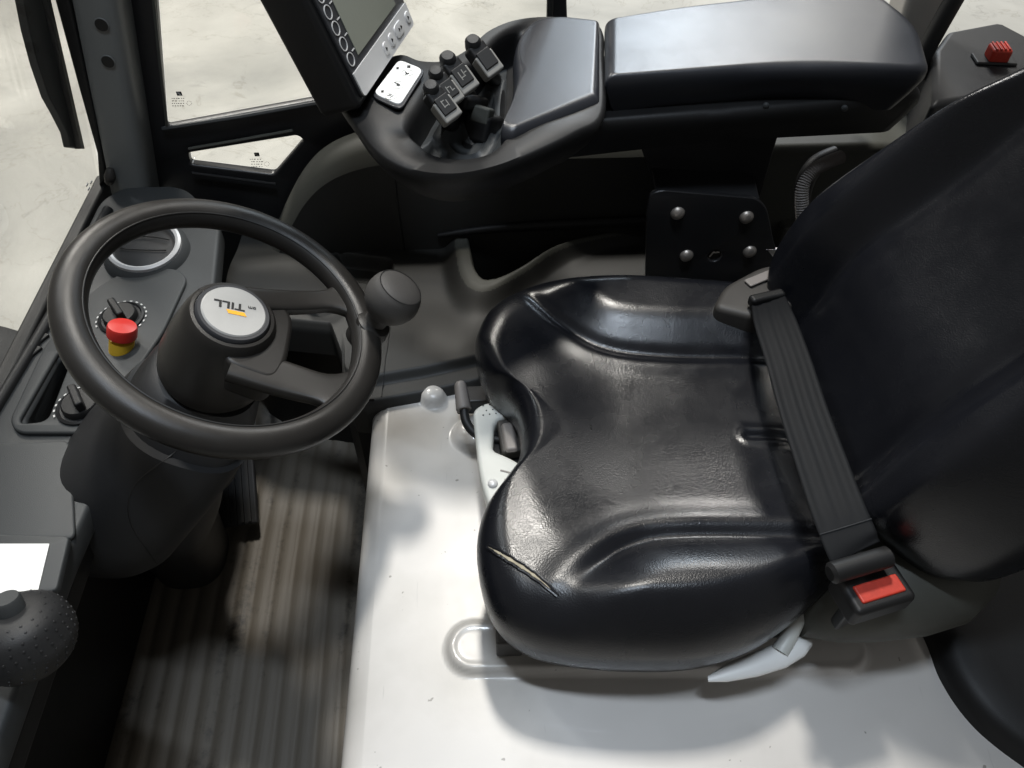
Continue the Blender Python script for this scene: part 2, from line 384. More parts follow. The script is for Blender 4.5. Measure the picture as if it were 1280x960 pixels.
# ---- black cowl behind the hood at the right
t = thing('rear_cowl', 'black plastic rear cowl rising behind the white hood', 'cowl', (.7, .3, 0))
edge = [(1075, 640), (1120, 720), (1160, 795), (1180, 845), (1212, 893), (1255, 933), (1330, 985)]
ep = [V(q) for q in cr([tuple(P(a, b, z=HZ+.012)) for a, b in edge], 6)]
rows = []
for k_, (dx, dz) in enumerate(((0, -.05), (0, 0), (.006, .012), (.02, .02), (.05, .02), (.14, .03), (.3, .05), (.55, .05))):
    rows.append([V((q.x+dx, q.y+dx*.15, q.z+dz)) for q in ep])
n_ = len(ep); vv = [q for r_ in rows for q in r_]
ff = [(i*n_+j, i*n_+j+1, (i+1)*n_+j+1, (i+1)*n_+j) for i in range(len(rows)-1) for j in range(n_-1)]
obj('cowl_panel', vv, ff, M_['plastic_dk'], t, angle=60)
obj('cowl_body', *boxg((.86, .42, .14), (.50, .86, .42)), M_['plastic_dk'], t, bevel=.02)

# ================================================================== FRONT: windscreen, pillar, dash
def wsx(z): return -.605+(z-.5)*.24          # raked windscreen plane
t = thing('windscreen', 'clear raked windscreen along the front edge of the dashboard', 'windscreen', (-.6, .6, .45))
gl = [V((wsx(z)-.012, y, z)) for y, z in ((-.3, .44), (1.09, .44), (1.09, 1.5), (-.3, 1.5))]
obj('pane', *prism(gl, (-.005, 0, 0)), M_['glass'], t, smooth=False)
obj('rubber_seal', *merge(boxg((wsx(.455)-.012, .40, .455), (.022, 1.42, .03))), M_['rubber'], t, bevel=.005)
# maker's mark etched on the windscreen, low at the pillar: too faint to read
for k_, (a, b) in enumerate(((109, 231), (114, 228), (111, 236))):
    q = P(a, b, x=wsx(.5)-.010); obj('etched_mark', *boxg(q, (.001, .008, .002)), M_['ringink'], t, smooth=False)

# wiper outside the glass
def onws(a, b, off=-.03):
    n = V((1, 0, -.24)).normalized(); return Ppl(a, b, V((wsx(.5)+off, 0, .5)), n)
t = thing('windscreen_wiper', 'black wiper blade lying on the outside of the windscreen', 'wiper', onws(98, 186))
L_ = [(20, -25), (30, 0), (37, 37), (48, 80), (62, 122), (73, 142), (85, 166), (89, 184)]
R_ = [(50, -25), (60, 0), (66, 37), (75, 80), (84, 122), (91, 142), (100, 166), (104, 186)]
poly = [onws(a, b) for a, b in L_]+[onws(a, b) for a, b in reversed(R_)]
obj('blade_carrier', *prism(poly, (-.012, 0, 0)), M_['rubber'], t, bevel=.002)
obj('squeegee', *prism([onws(a, b, -.022) for a, b in ((54, -25), (58, -25), (106, 186), (102, 186))], (-.01, 0, 0)), M_['plastic_dk'], t, smooth=False)

# corner pillar
t = thing('corner_pillar', 'grey steel cab corner pillar with two round holes', 'pillar', P(150, 205, y=1.07))
def pil(off_y, pts): return [P(a, b, y=1.07)+V((0, off_y, 0)) for a, b in pts]
lo, hi = [(131, 214), (178, 206)], [(70, -80), (128, -80)]
def sect(q0, q1, z):      # rounded section, front face towards the driver
    d = (q1-q0); wv = d.normalized(); L0 = d.length
    pts = rnd([(0, 0), (L0, 0), (L0, .075), (0, .075)], [.012, .024, .01, .01], 6)
    return [q0+wv*u+V((0, v_, 0)) for u, v_ in pts]
l0, l1 = P(131, 214, y=1.07), P(180, 206, y=1.07); h0, h1 = P(87, 0, y=1.07), P(146, 0, y=1.07)
e0, e1 = h0+(h0-l0)*2.4, h1+(h1-l1)*2.4
b0, b1 = l0-(h0-l0)*.35, l1-(h1-l1)*.35
o = obj('post', *loft([sect(b0, b1, 0), sect(l0, l1, 0), sect(h0, h1, 0), sect(e0, e1, 0)]), M_['pillar'], t, angle=50)
nrm = V((0, -1, 0))
for a, b in ((127, 31), (135, 77)):
    q = P(a, b, y=1.0695); obj('hole', *lathe([(.0001, .0), (.0085, .0), (.0085, .0012), (.0001, .0014)], q, (0, -1, 0), 24), M_['ink'], t)
    obj('hole_rim', *lathe([(.0085, 0), (.0098, 0), (.0094, .0009), (.0085, .0009), (.0085, 0)], q, (0, -1, 0), 24), M_['pillar'], t)
# black seal strip on the windscreen side of the pillar
ps = [P(a, b, y=1.075) for a, b in ((40, -80), (68, 0), (98, 110), (121, 192), (124, 236), (133, 222), (131, 205), (112, 110), (87, 0), (66, -80))]
obj('seal_strip', *prism(ps, (0, .05, 0)), M_['rubber'], t, bevel=.004)
q = P(137, 216, y=1.065); obj('seal_end', *tube([q+V((-.008, 0, -.018)), q+V((0, -.004, -.004)), q+V((.004, 0, .008))], [.006, .009, .005], 10), M_['beige'], t)

# dashboard: long shelf under the windscreen
DZ = .47
def dz(a, b, h=0): return P(a, b, z=DZ+h)
t = thing('dashboard', 'dark grey dashboard shelf with air vent, dials and open slot', 'dashboard', (-.52, .6, .2))
dash = t
far = P(210, 216, z=DZ)
out = [(-.612, -.10), (-.612, 1.04), (-.585, 1.075), (-.49, 1.075), (-.41, .98), (-.385, .80), (-.40, .66), (-.452, .52), (-.462, .40), (-.462, -.10)]
slot = pxz([(74, 446), (90, 452), (60, 526), (28, 530)], DZ); slot = rnd(slot, [.012, .012, .012, .012], 5)
plate('shelf', rnd(out, .03, 6), [slot], .035, MZ(DZ-.0175), M_['dash'], t, bev=.006)
# front face down to the floor
obj('knee_panel', *prism([(-.612, -.10, DZ-.03), (-.575, -.10, DZ-.03), (-.585, -.10, -.02), (-.612, -.10, -.02)], (0, 1.15, 0)), M_['plastic_dk'], t, bevel=.004)
obj('apron', *prism([(-.520, -.099, DZ-.034), (-.466, -.099, DZ-.034), (-.470, -.099, DZ-.075), (-.505, -.099, DZ-.085)], (0, .60, 0)), M_['plastic_dk'], t, bevel=.008)
# slot well
sv = [V((a, b, DZ-.006)) for a, b in slot]; s2 = [V((a, b, DZ-.075)) for a, b in slot]
obj('slot_well', *loft([s2, sv], True, False), M_['ink'], t)
slr = pxz([(72, 437), (100, 452), (64, 535), (18, 538)], DZ)
# raised island that carries slot and dials
isl = pxz([(225, 340), (236, 352), (205, 420), (118, 545), (24, 545), (14, 530), (58, 436), (112, 372), (150, 346), (190, 338)], DZ)
holes = [[(p[0], p[1]) for p in rnd(pxz([(77, 441), (93, 449), (62, 530), (24, 534)], DZ), .012, 5)]]
plate('control_island', rnd(isl, .018, 5), holes, .007, MZ(DZ+.0032), M_['dash'], t, bev=.003)
# long groove ridge towards the windscreen
rg = [P(a, b, z=DZ+.002) for a, b in ((132, 262), (96, 330), (60, 395), (20, 462), (-40, 560))]
obj('edge_ridge', *tube([q+V((.004, 0, 0)) for q in rg], .0075, 10), M_['plastic'], t)
vs = [P(a, b, z=DZ+.001) for a, b in ((66, 404), (52, 424), (43, 440))]
for q in vs: obj('demister_slot', *boxg(q, (.010, .020, .006), Matrix.Rotation(-.5, 3, 'Z')), M_['ink'], t, bevel=.002)
# round air vent
vc = P(182, 311, z=DZ+.012)
v = obj('air_vent', *lathe([(.062, -.014), (.060, .002), (.052, .010), (.050, .010)], vc+V((0, 0, -.004)), (.1, -.12, 1), 48), M_['dash'], t)
obj('vent_ring', *lathe([(.0440, .004), (.0515, .006), (.0515, .011), (.048, .0135), (.0440, .011), (.0440, .004)], vc, (.1, -.12, 1), 48), M_['silver'], v)
obj('vent_flap', *lathe([(.0001, -.006), (.044, -.006), (.044, .004), (.041, .0065), (.0001, .010)], vc, (.1, -.12, 1), 48), M_['plastic'], v)
va, vb, vn = frame((.1, -.12, 1))
for off in (-.012, .012):
    pts = [vc+vn*(.0125-.9*(s_*s_+off*off)*1.6)+V((1, 0, -.1)).normalized()*s_+V((0, 1, .12)).normalized()*(off+.9*math.copysign(1, off)*(-s_*s_+.0005)*3) for s_ in np.linspace(-.034, .034, 9)]
    obj('flap_groove', *tube(pts, .0011, 6, 2), M_['ink'], v)
# two dials with printed ticks
def dial(q, lab):
    d = obj('dial', *lathe([(.030, -.004), (.030, .003), (.0275, .0045), (.0255, .002), (.0001, .002)], q, (0, 0, 1), 40), M_['plastic'], dash)
    d['label'] = lab
    k0 = obj('dial_knob', *lathe([(.0225, .001), (.022, .008), (.020, .0105), (.0001, .0115)], q, (0, 0, 1), 40), M_['plastic_dk'], d)
    ang = random.uniform(.5, .9)
    obj('knob_grip', *boxg(q+V((0, 0, .017)), (.010, .038, .016), Matrix.Rotation(ang, 3, 'Z')), M_['plastic_dk'], d, bevel=.003)
    tv, tf = [], []
    for k_ in range(16):
        a_ = math.pi*(-.15+1.3*k_/15)
        for e in (a_-.055, a_+.055):
            for rr in (.0315, .0335): tv.append(q+V((rr*math.cos(e), rr*math.sin(e), .0012)))
        n0 = len(tv)-4; tf.append((n0, n0+1, n0+3, n0+2))
    obj('tick_ring', tv, tf, M_['ringink'], d, smooth=False)
dial(P(152, 398, z=DZ+.007), 'upper dial behind the red emergency button')
dial(P(103, 508, z=DZ+.007), 'lower dial half hidden by the column')
# flush lid further along
lid = rnd(pxz([(-60, 556), (40, 556), (88, 552), (92, 600), (96, 676), (-60, 690)], DZ), .012, 5)
plate('flush_lid', lid, [], .006, MZ(DZ+.002), M_['dash'], t, bev=.0025)
# emergency stop, red mushroom with yellow collar
q = P(152, 430, z=DZ+.012); ax = (.35, .25, 1)
t = thing('emergency_stop_button', 'red emergency stop button with yellow collar behind the steering wheel', 'button', q)
obj('collar', *lathe([(.0150, -.020), (.0152, .007), (.0135, .006), (.0001, .011)], q, ax, 32), M_['yellow'], t)
obj('stem', *lathe([(.0095, .004), (.0095, .018)], q, ax, 24), M_['plastic_dk'], t)
obj('mushroom_cap', *lathe([(.0001, .012), (.0165, .012), (.0182, .014), (.0182, .026), (.0168, .0295), (.0001, .0325)], q, ax, 40), M_['red'], t)

# white information card in its frame near the left edge, and the dimpled lever knob
t = thing('card_holder', 'white card in a dark frame on the dashboard at the left edge', 'card holder', P(30, 705, z=DZ))
fr_ = rnd(pxz([(-70, 672), (92, 676), (76, 744), (-80, 760)], DZ), .006, 4)
plate('holder_frame', fr_, [], .010, MZ(DZ+.006), M_['dash'], t, bev=.002)
obj('card', *prism([P(a, b, z=DZ+.0114) for a, b in ((-68, 680), (62, 680), (48, 738), (-78, 748))], (0, 0, .0008)), M_['white'], t, smooth=False)

kc = P(30, 797, z=.520); kax = V((-.05, .42, 1)).normalized()
t = thing('lever_knob', 'black dimpled ball knob of a lever at the left edge', 'lever knob', kc-kax*.06)
kprof = [(.0001, -.036), (.022, -.034), (.036, -.024), (.0435, -.008), (.0445, .004), (.040, .020), (.032, .029), (.020, .034), (.0001, .035)]
kp = [(max(a, .0001), b) for a, b in cr(kprof, 4)]
kb = obj('ball_grip', *lathe(kp, kc, kax, 40), M_['plastic'], t, angle=180)
a_, b_, c_ = frame(kax)
bumps = []
for ring, (h, r0) in enumerate(((.0315, .0275), (.0275, .0335), (.022, .0390), (.0155, .0420), (.0085, .0440), (.0015, .0446), (-.0055, .0440), (-.012, .0425), (-.018, .040))):
    nb = max(8, int(r0*2*math.pi/.0100))
    for k_ in range(nb):
        th = 2*math.pi*(k_+.5*(ring % 2))/nb; q = kc+c_*h+(a_*math.cos(th)+b_*math.sin(th))*r0; nn = (q-kc).normalized()
        bumps.append(lathe([(.0016, -.0010), (.0012, .0004), (.0001, .0008)], q, nn, 8))
obj('grip_studs', *merge(*bumps), M_['plastic'], kb)
obj('stub', *lathe([(.0125, .026), (.0122, .046), (.0108, .0485), (.0001, .0485)], kc, kax, 24), M_['dash'], t)
obj('neck', *tube([kc+V((0, 0, -.02)), kc+V((-.012, .004, -.045)), V((-.475, kc.y+.01, DZ-.02))], [.016, .014, .016], 14), M_['ink'], t)

# front tyre seen through the windscreen
t = thing('front_tyre', 'dark front tyre outside the windscreen at the left edge', 'tyre', (-1.28, 1.15, -.62))
tp = [(.20, -.10), (.26, -.10), (.315, -.085), (.325, -.05), (.325, .05), (.315, .085), (.26, .10), (.20, .10), (.20, -.10)]
tc_ = P(-70, 480, z=-.10)
obj('tyre', *lathe(tp, V((tc_.x, tc_.y, -.29)), (0, 1, 0), 64), M_['rubber'], t)
obj('rim', *lathe([(.0001, -.05), (.17, -.05), (.205, -.09), (.205, .09), (.17, .04), (.0001, .04)], V((tc_.x, tc_.y, -.29)), (0, 1, 0), 48), M_['midgrey'], t)
for k_ in range(26):
    th = 2*math.pi*k_/26; e = V((math.cos(th), 0, math.sin(th)))
    obj('tread_block', *boxg(V((tc_.x, tc_.y+(.04 if k_ % 2 else -.04), -.29))+e*.328, (.02, .075, .034), Matrix.Rotation(-th, 3, 'Y')), M_['rubber'], t, smooth=False)

# ================================================================== STEERING
WC = V((-.273, .591, .638)); WN = V((.545, -.05, 1)).normalized()
WA = V((0, 1, 0)).cross(WN).normalized(); WB = WN.cross(WA)
def wp(a, b, h=0): return WC+WA*a+WB*b+WN*h
t = thing('steering_wheel', 'black two spoke steering wheel with silver hub badge and spinner knob', 'steering wheel', WC)
wheel = t
rings = []; nT, nS = 128, 24
for i in range(nT):
    th = 2*math.pi*i/nT; e = WA*math.cos(th)+WB*math.sin(th)
    rings.append([WC+e*(.1495+.0172*math.cos(2*math.pi*j/nS)*(1+.08*math.cos(2*math.pi*j/nS)))+WN*(.0155*math.sin(2*math.pi*j/nS)) for j in range(nS)])
v = [q for r_ in rings for q in r_]
f = [(i*nS+j, i*nS+(j+1) % nS, ((i+1) % nT)*nS+(j+1) % nS, ((i+1) % nT)*nS+j) for i in range(nT) for j in range(nS)]
rim = obj('rim', v, f, M_['wheel'], t, angle=180)
# seam line round the rim
pts = [WC+(WA*math.cos(a_)+WB*math.sin(a_))*.1395+WN*.0128 for a_ in np.linspace(0, 2*math.pi, 97)]
obj('rim_seam', *tube(pts, .0009, 6, 1), M_['ink'], rim)
# hub
obj('hub', *lathe([(.050, -.112), (.059, -.095), (.0605, -.075), (.057, -.040), (.050, -.008), (.046, .004), (.043, .008), (.0395, .0085), (.0385, .005), (.0001, .005)], WC, WN, 56), M_['wheel'], t, angle=45)
# spokes: flat broad beams swelling into the rim
def spoke(th0, th1, r1, w0, w1, lift0, lab=None):
    e0 = WA*math.cos(th0)+WB*math.sin(th0); p0 = WC+WA*.012+WB*th0
    p1 = WC+(WA*math.cos(th1)+WB*math.sin(th1))*r1
    d = (p1-p0); L0 = d.length; d.normalize(); s = WN.cross(d)
    rs = []
    for k_ in range(15):
        u = k_/14; wdt = w0+(w1-w0)*u**1.5 if u < .72 else (w0+(w1-w0)*.61)+(.034)*((u-.72)/.28)**2
        hh = .017-.004*u; cz = lift0*(1-u)**2-.006*math.sin(u*math.pi)
        c_ = p0+d*(L0*u)+WN*cz
        rs.append([c_+s*(wdt/2*a)+WN*(hh/2*b) for a, b in rnd([(-1, -1), (1, -1), (1, 1), (-1, 1)], .55, 4)])
    o_ = obj('spoke', *loft(rs), M_['wheel'], wheel, angle=60)
    if lab: o_['label'] = lab
spoke(.036, .60, .146, .030, .024, -.004)
spoke(-.046, -.40, .146, .046, .034, -.012)
# cover joining hub and spokes
web_ = [WC+WA*a+WB*b for a, b in rnd([(.0, .050), (.046, .052), (.064, .030), (.066, -.030), (.058, -.062), (.0, -.055)], .02, 5)]
obj('spoke_web', *merge(prism([q-WN*.052 for q in web_], WN*.050)), M_['wheel'], t, bevel=.006)
# badge
bd = obj('badge', *lathe([(.0385, .004), (.0385, .010), (.0365, .0125), (.0335, .0125), (.0325, .0115)], WC, WN, 56), M_['bezel'], t)
bf = obj('badge_face', *lathe([(.0335, .009), (.0333, .0128), (.0318, .0142), (.0001, .0150)], WC, WN, 56), M_['badge'], bd)
def badgeM(px, py, h):
    o_ = Ppl(px, py, WC+WN*h, WN); r0 = Ppl(px+20, py+4.2, WC+WN*h, WN); u = (o_-r0).normalized()
    return MF(o_, u, WN.cross(u))
text('lettering', 'TILL', .0125, badgeM(287, 381, .0151) @ Matrix.Diagonal((1.35, 1, 1, 1)), M_['ink'], bd, bold=.0003)
text('small_lettering', 'om', .0065, badgeM(315, 385, .0151), M_['ink'], bd)
Mb = badgeM(295, 391, .0150)
obj('orange_flash', [Mb @ V(p) for p in ((-.0085, -.0022, 0), (.0100, -.0022, 0), (.0075, .0026, 0), (-.0110, .0026, 0), (-.0085, -.0022, .0003), (.0100, -.0022, .0003), (.0075, .0026, .0003), (-.0110, .0026, .0003))],
    [(0, 1, 2, 3), (4, 5, 6, 7), (0, 1, 5, 4), (1, 2, 6, 5), (2, 3, 7, 6), (3, 0, 4, 7)], M_['orange'], bd, smooth=False)
# spinner knob on the rim
kb0 = wp(.150, .047); kax = (WN+WA*.12+WB*.10).normalized()
sk = [(.014, .004), (.0135, .018), (.015, .026), (.024, .036), (.0305, .048), (.032, .058), (.030, .068), (.0265, .0745), (.0262, .0752)]
kp = cr(sk, 4)
kn = obj('spinner_knob', *lathe([tuple(q) for q in kp]+[(.0255, .0749), (.0250, .0753), (.018, .0785), (.009, .0797), (.0001, .080)], kb0, kax, 44), M_['knob'], t, angle=50)
obj('cap_ring', *lathe([(.0252, .0745), (.0262, .0745), (.0262, .0756), (.0252, .0757), (.0252, .0745)], kb0, kax, 44), M_['ink'], kn)
obj('clamp', *lathe([(.0001, -.021), (.021, -.019), (.0225, 0), (.0205, .012), (.0145, .016), (.0001, .016)], kb0, kax, 28), M_['wheel'], kn)

# column
t = thing('steering_column', 'dark plastic steering column cowl leaning down to the footwell', 'steering column', (-.47, .53, 0))
def csec(c_, ax, rx, ry, pw=2.6, n=48):
    a, b, _ = frame(ax, (0, 1, 0)); out_ = []
    for k_ in range(n):
        th = 2*math.pi*k_/n; ct, st = math.cos(th), math.sin(th)
        out_.append(V(c_)+a*(rx*math.copysign(abs(ct)**(2/pw), ct))+b*(ry*math.copysign(abs(st)**(2/pw), st)))
    return out_
u0 = WC-WN*.105
axis = [(u0, WN, .056, .056), (WC-WN*.125+V((-.004, 0, 0)), WN, .066, .066), (V((-.352, .588, .505)), WN, .072, .074), (V((-.385, .575, .455)), (.62, .1, .8), .079, .084)]
obj('upper_cowl', *loft([csec(*q) for q in axis]), M_['plastic'], t, angle=60)
axis = [(V((-.360, .585, .490)), (.62, .1, .8), .079, .084), (V((-.415, .56, .44)), (.6, .15, .8), .087, .092), (V((-.462, .54, .395)), (.5, .15, .85), .090, .095), (V((-.487, .53, .358)), (.4, .15, .9), .086, .092), (V((-.496, .525, .338)), (.35, .15, .9), .074, .082), (V((-.50, .524, .332)), (.35, .15, .9), .05, .06)]
obj('lower_cowl', *loft([[V(q) for q in r_] for r_ in [csec(*q) for q in axis]]), M_['plastic'], t, angle=60)
axis = [(V((-.415, .565, .43)), (.4, .1, .9), .080, .082), (V((-.448, .575, .33)), (.4, -.1, 1), .076, .080), (V((-.492, .615, .20)), (.3, -.2, 1), .062, .066), (V((-.53, .66, -.01)), (.1, -.1, 1), .058, .062)]
obj('column_foot', *loft([csec(*q) for q in axis]), M_['plastic'], t, angle=60)
cbv = [BVHTree.FromPolygons([v_.co+V((-.47, .53, 0)) for v_ in o_.data.vertices], [tuple(p_.vertices) for p_ in o_.data.polygons]) for o_ in t.children]
pts = []
for a, b in cr([(238, 512), (236, 540), (222, 562), (196, 582), (170, 604), (160, 630), (166, 660), (186, 690), (196, 704)], 4):
    hs_ = [h_[0] for h_ in (q.ray_cast(CAM, ray(a, b).normalized()) for q in cbv) if h_[0] is not None]
    if hs_: pts.append(min(hs_, key=lambda q: (q-CAM).length))
obj('cowl_seam', *tube(pts, .0009, 6, 1), M_['ink'], t)

# pedal
pc = P(290, 612, z=.06)
t = thing('pedal', 'dark ribbed floor pedal behind the steering column', 'pedal', (pc.x, pc.y, 0))
rt = Matrix.Rotation(.5, 3, 'X') @ Matrix.Rotation(.1, 3, 'Z')
obj('pedal_plate', *boxg(pc, (.085, .13, .012), rt), M_['plastic'], t, bevel=.004)
for k_ in range(6): obj('rib', *boxg(pc+rt @ V((-.03+.012*k_, 0, .008)), (.005, .12, .005), rt), M_['rubber'], t, smooth=False)
obj('pedal_arm', *tube([pc+V((0, .05, .0)), pc+V((-.02, .12, .03)), pc+V((-.03, .22, .10))], .012, 10), M_['metal_blk'], t)

# ================================================================== FAR SIDE: window frame, side trim, console
t = thing('side_window', 'black framed side window with clear panes beyond the console', 'window', (-.2, 1.13, .4))
fo = pxy([(140, -230), (176, 215), (230, 330), (720, 330), (700, -230)], 1.13)
h1_ = rnd(pxy([(183, -175), (208, 158), (412, 121), (640, 81), (684, 74), (684, -175)], 1.13), .006, 4)
h2_ = rnd(pxy([(236, 190), (372, 168), (380, 174), (343, 217), (238, 204)], 1.13), [.004, .006, .006, .006, .006], 4)
plate('frame', fo, [h1_, h2_], .018, MY(1.135), M_['metal_blk'], t, bev=.004)
def strip(pts, y, r_, m, name, n=6): obj(name, *tube([P(a, b, y=y) for a, b in pts], r_, n, 1), m, t)
strip([(186, -60), (200, 80), (209, 160)], 1.122, .0024, M_['trim'], 'glazing_bead')
strip([(203, 161), (300, 146), (412, 126), (560, 100)], 1.122, .0035, M_['dash'], 'glazing_bead')
strip([(236, 186), (300, 175), (366, 163)], 1.120, .0025, M_['trim'], 'glazing_bead')
strip([(240, 216), (300, 224), (344, 230)], 1.120, .0022, M_['plastic'], 'glazing_bead')
for nm, h_ in (('pane', h1_), ('lower_pane', h2_)):
    plate(nm, [(a, b) for a, b in h_], [], .004, MY(1.145), M_['glass'], t)
# maker's marks printed on both panes: a dark square with a pale glyph over rows of unreadable print
def glassmark(px, py, s, y):
    def bar(a, b, w_, h_, m=M_['ink'], dy=0): 
        q = P(px+a*s, py+b*s, y=y); obj('print_mark', *boxg(q+V((0, dy, 0)), (w_*s*.00115, .0006, h_*s*.00115)), m, t, smooth=False)
    bar(0, 0, 7, 6); bar(-.5, -.6, 3, 1.2, M_['ringink'], -.0005); bar(1, 1, 2.6, 1.2, M_['ringink'], -.0005)
    rr = random.Random(int(px))
    for row in range(4):
        x_ = -9+rr.random()*3
        while x_ < 7:
            w_ = rr.choice((1.2, 1.8, 2.6)); bar(x_, 6+row*3.1, w_, .9); x_ += w_+1.3
    for k_ in range(8): 
        a_ = 2*math.pi*k_/8; bar(12.5+3*math.cos(a_), 12+2.6*math.sin(a_), 1.0, .6)
glassmark(224, 117, 1, 1.1415); glassmark(321, 193, 1, 1.1415)

# side wall trim with the arched lip
t = thing('side_trim', 'dark moulded side wall trim with arched lit lip below the window', 'trim panel', (.2, 1.05, 0))
lipx = [-.42, -.385, -.355, -.325, -.29, -.25, -.20, -.14, -.05, .10, .30, .50, .75, .95]
lipz = [.30, .335, .385, .435, .485, .522, .545, .556, .558, .557, .556, .556, .556, .556]
prof = [(0, 0, 0), (-.006, .002, 0), (-.03, -.002, 1), (-.046, -.012, 1), (-.056, -.032, 1), (-.060, -.07, 1), (-.062, -.13, .8), (-.060, -.19, .5), (-.055, -.28, .2)]
LX = cr(list(zip(lipx, lipz)), 5); rows = []
for x_, z_ in LX:
    nxv = 0
    rows.append([V((x_, 1.095+dy_, max(.30+.0*dz_, z_+dz_) if k_ < 6 else max(.28, z_+dz_))) for k_, (dy_, dz_, s_) in enumerate(prof)])
n_ = len(prof); vv = [q for r_ in rows for q in r_]
ff = [(i*n_+j, i*n_+j+1, (i+1)*n_+j+1, (i+1)*n_+j) for i in range(len(rows)-1) for j in range(n_-1)]
wf0 = [q for k_, q in enumerate(ff) if k_ % (n_-1) < 4]; wf1 = [q for k_, q in enumerate(ff) if k_ % (n_-1) >= 4]
obj('arched_lip', vv, wf0, M_['trim'], t, angle=60); obj('wall_skin', vv, wf1, M_['console'], t, angle=60)  # lit top of the lip put into a lighter grey than the wall
sm = [V((-.14+.0, q.y-.0012, q.z+.0006)) for q in min(rows, key=lambda r_: abs(r_[0].x+.14))]
obj('panel_joint', *tube(sm, .0012, 6, 2), M_['ink'], t)

obj('lower_wall', *boxg((.2, 1.115, .15), (1.65, .02, .42)), M_['plastic_dk'], t, smooth=False)
# console shelf between seat and wall
CZ = .36
t = thing('side_console', 'dark side console with open storage tray between seat and wall', 'console', (.1, .9, 0))
nxk = [-.43, -.36, -.25, -.226, -.219, -.205, -.185, -.10, -.02, .05, .16, .80]; nyk = [.93, .885, .865, .80, .735, .716, .712, .728, .748, .772, .785, .80]
ti_ = [(588, 284), (591, 330), (599, 351), (614, 357), (650, 344), (700, 317), (760, 299), (830, 288), (830, 262), (700, 266), (620, 272)]
TI = np.array(cr([tuple(P(a, b, z=CZ))[:2] for a, b in ti_], 6, True)); TI = np.vstack([TI, TI[:1]])
cu_ = [(420, 310), (490, 322), (492, 346), (470, 352), (414, 345)]
CU = np.array(rnd(pxz(cu_, CZ), .012, 5)); CU = np.vstack([CU, CU[:1]])
def sdist(px_, py_, L0):          # distance to polyline, sign = side, plus along-parameter
    best = np.full(px_.shape, 9.); sg = np.zeros(px_.shape); al = np.zeros(px_.shape); n = len(L0)
    for i in range(n-1):
        ax_, ay_ = L0[i]; bx_, by_ = L0[i+1]; vx, vy = bx_-ax_, by_-ay_; l2 = max(vx*vx+vy*vy, 1e-12)
        tt = np.clip(((px_-ax_)*vx+(py_-ay_)*vy)/l2, 0, 1); d_ = np.hypot(px_-ax_-tt*vx, py_-ay_-tt*vy)
        s_ = np.sign(vx*(py_-ay_)-vy*(px_-ax_)); u = d_ < best
        best = np.where(u, d_, best); sg = np.where(u, s_, sg); al = np.where(u, (i+tt)/(n-1), al)
    return best*sg, al
def inside(px_, py_, L0):
    c_ = np.zeros(px_.shape, bool)
    for i in range(len(L0)-1):
        (x1, y1), (x2, y2) = L0[i], L0[i+1]
        if y1 == y2: continue
        c_ ^= ((y1 > py_) != (y2 > py_)) & (px_ < (x2-x1)*(py_-y1)/(y2-y1)+x1)
    return c_
kx = np.concatenate([np.linspace(-.43, -.24, 50), np.linspace(-.238, -.17, 46), np.linspace(-.167, .36, 240), np.linspace(.37, .80, 20)]); tk = np.linspace(0, 1, 180)
yn = np.interp(kx, nxk, nyk); KX = np.repeat(kx[:, None], len(tk), 1); KY = yn[:, None]+(1.11-yn[:, None])*tk[None, :]
dT = np.abs(sdist(KX, KY, TI)[0]); iT = inside(KX, KY, TI); dT = np.where(iT, -dT, dT)
dC = np.abs(sdist(KX, KY, CU)[0]); iC = inside(KX, KY, CU); dC = np.where(iC, -dC, dC)
edge_ = KY-yn[:, None]
leftw = np.exp(-((KX-TI[:, 0].min())/.05)**2)                       # the lip is broadest at its front end
lipw = .010+.020*leftw
KZ = CZ-.012+.026*np.exp(-(np.clip(dT-lipw*.55, 0, 9)/(.013+.022*leftw))**2)
KZ -= .010*smooth(np.abs(edge_-.028), .0, .02)*0
KZ -= .012*(1-smooth(edge_, .030, .046))*smooth(KX, -.23, -.2)       # step along the hood
KZ -= .008*np.clip(1-edge_/.008, 0, 1)**2
KZ -= .12*smooth(-dT, -.004, .014); KZ -= .028*smooth(-dC, -.002, .012)
KZ += .012*np.exp(-((KY-.99)/.05)**2)
nk = len(tk); vv = [V(q) for q in zip(KX.ravel(), KY.ravel(), KZ.ravel())]
ff = [(i*nk+j, i*nk+j+1, (i+1)*nk+j+1, (i+1)*nk+j) for i in range(len(kx)-1) for j in range(nk-1)]
prev = [i*nk for i in range(len(kx))]
for dy_, dz_ in ((-.003, -.004), (-.004, -.012), (-.004, -.06)):
    cur = []
    for i in range(len(kx)): cur.append(len(vv)); q = vv[i*nk]; vv.append(V((q.x, q.y+dy_, q.z+dz_)))
    for i in range(len(kx)-1): ff.append((prev[i], prev[i+1], cur[i+1], cur[i]))
    prev = cur
lipmask = ((dT > -.005) & (dT < lipw*.9+.004)).ravel()
lf = [q for q in ff if max(q) < lipmask.size and all(lipmask[k_] for k_ in q)]; ls = set(lf)
obj('moulding', vv, [q for q in ff if q not in ls], M_['console'], t, angle=70)
obj('tray_lip', vv, lf, M_['trim'], t, angle=70)  # lit rim of the tray painted as a lighter plastic
kb_ = BVHTree.FromPolygons(vv, ff)
obj('wall_ledge', *tube([V((-.08, 1.033, .385)), V((.0, 1.03, .398)), V((.12, 1.028, .405)), V((.3, 1.028, .408)), V((.45, 1.028, .408))], [.004, .007, .009, .009, .009], 12), M_['plastic_dk'], t)
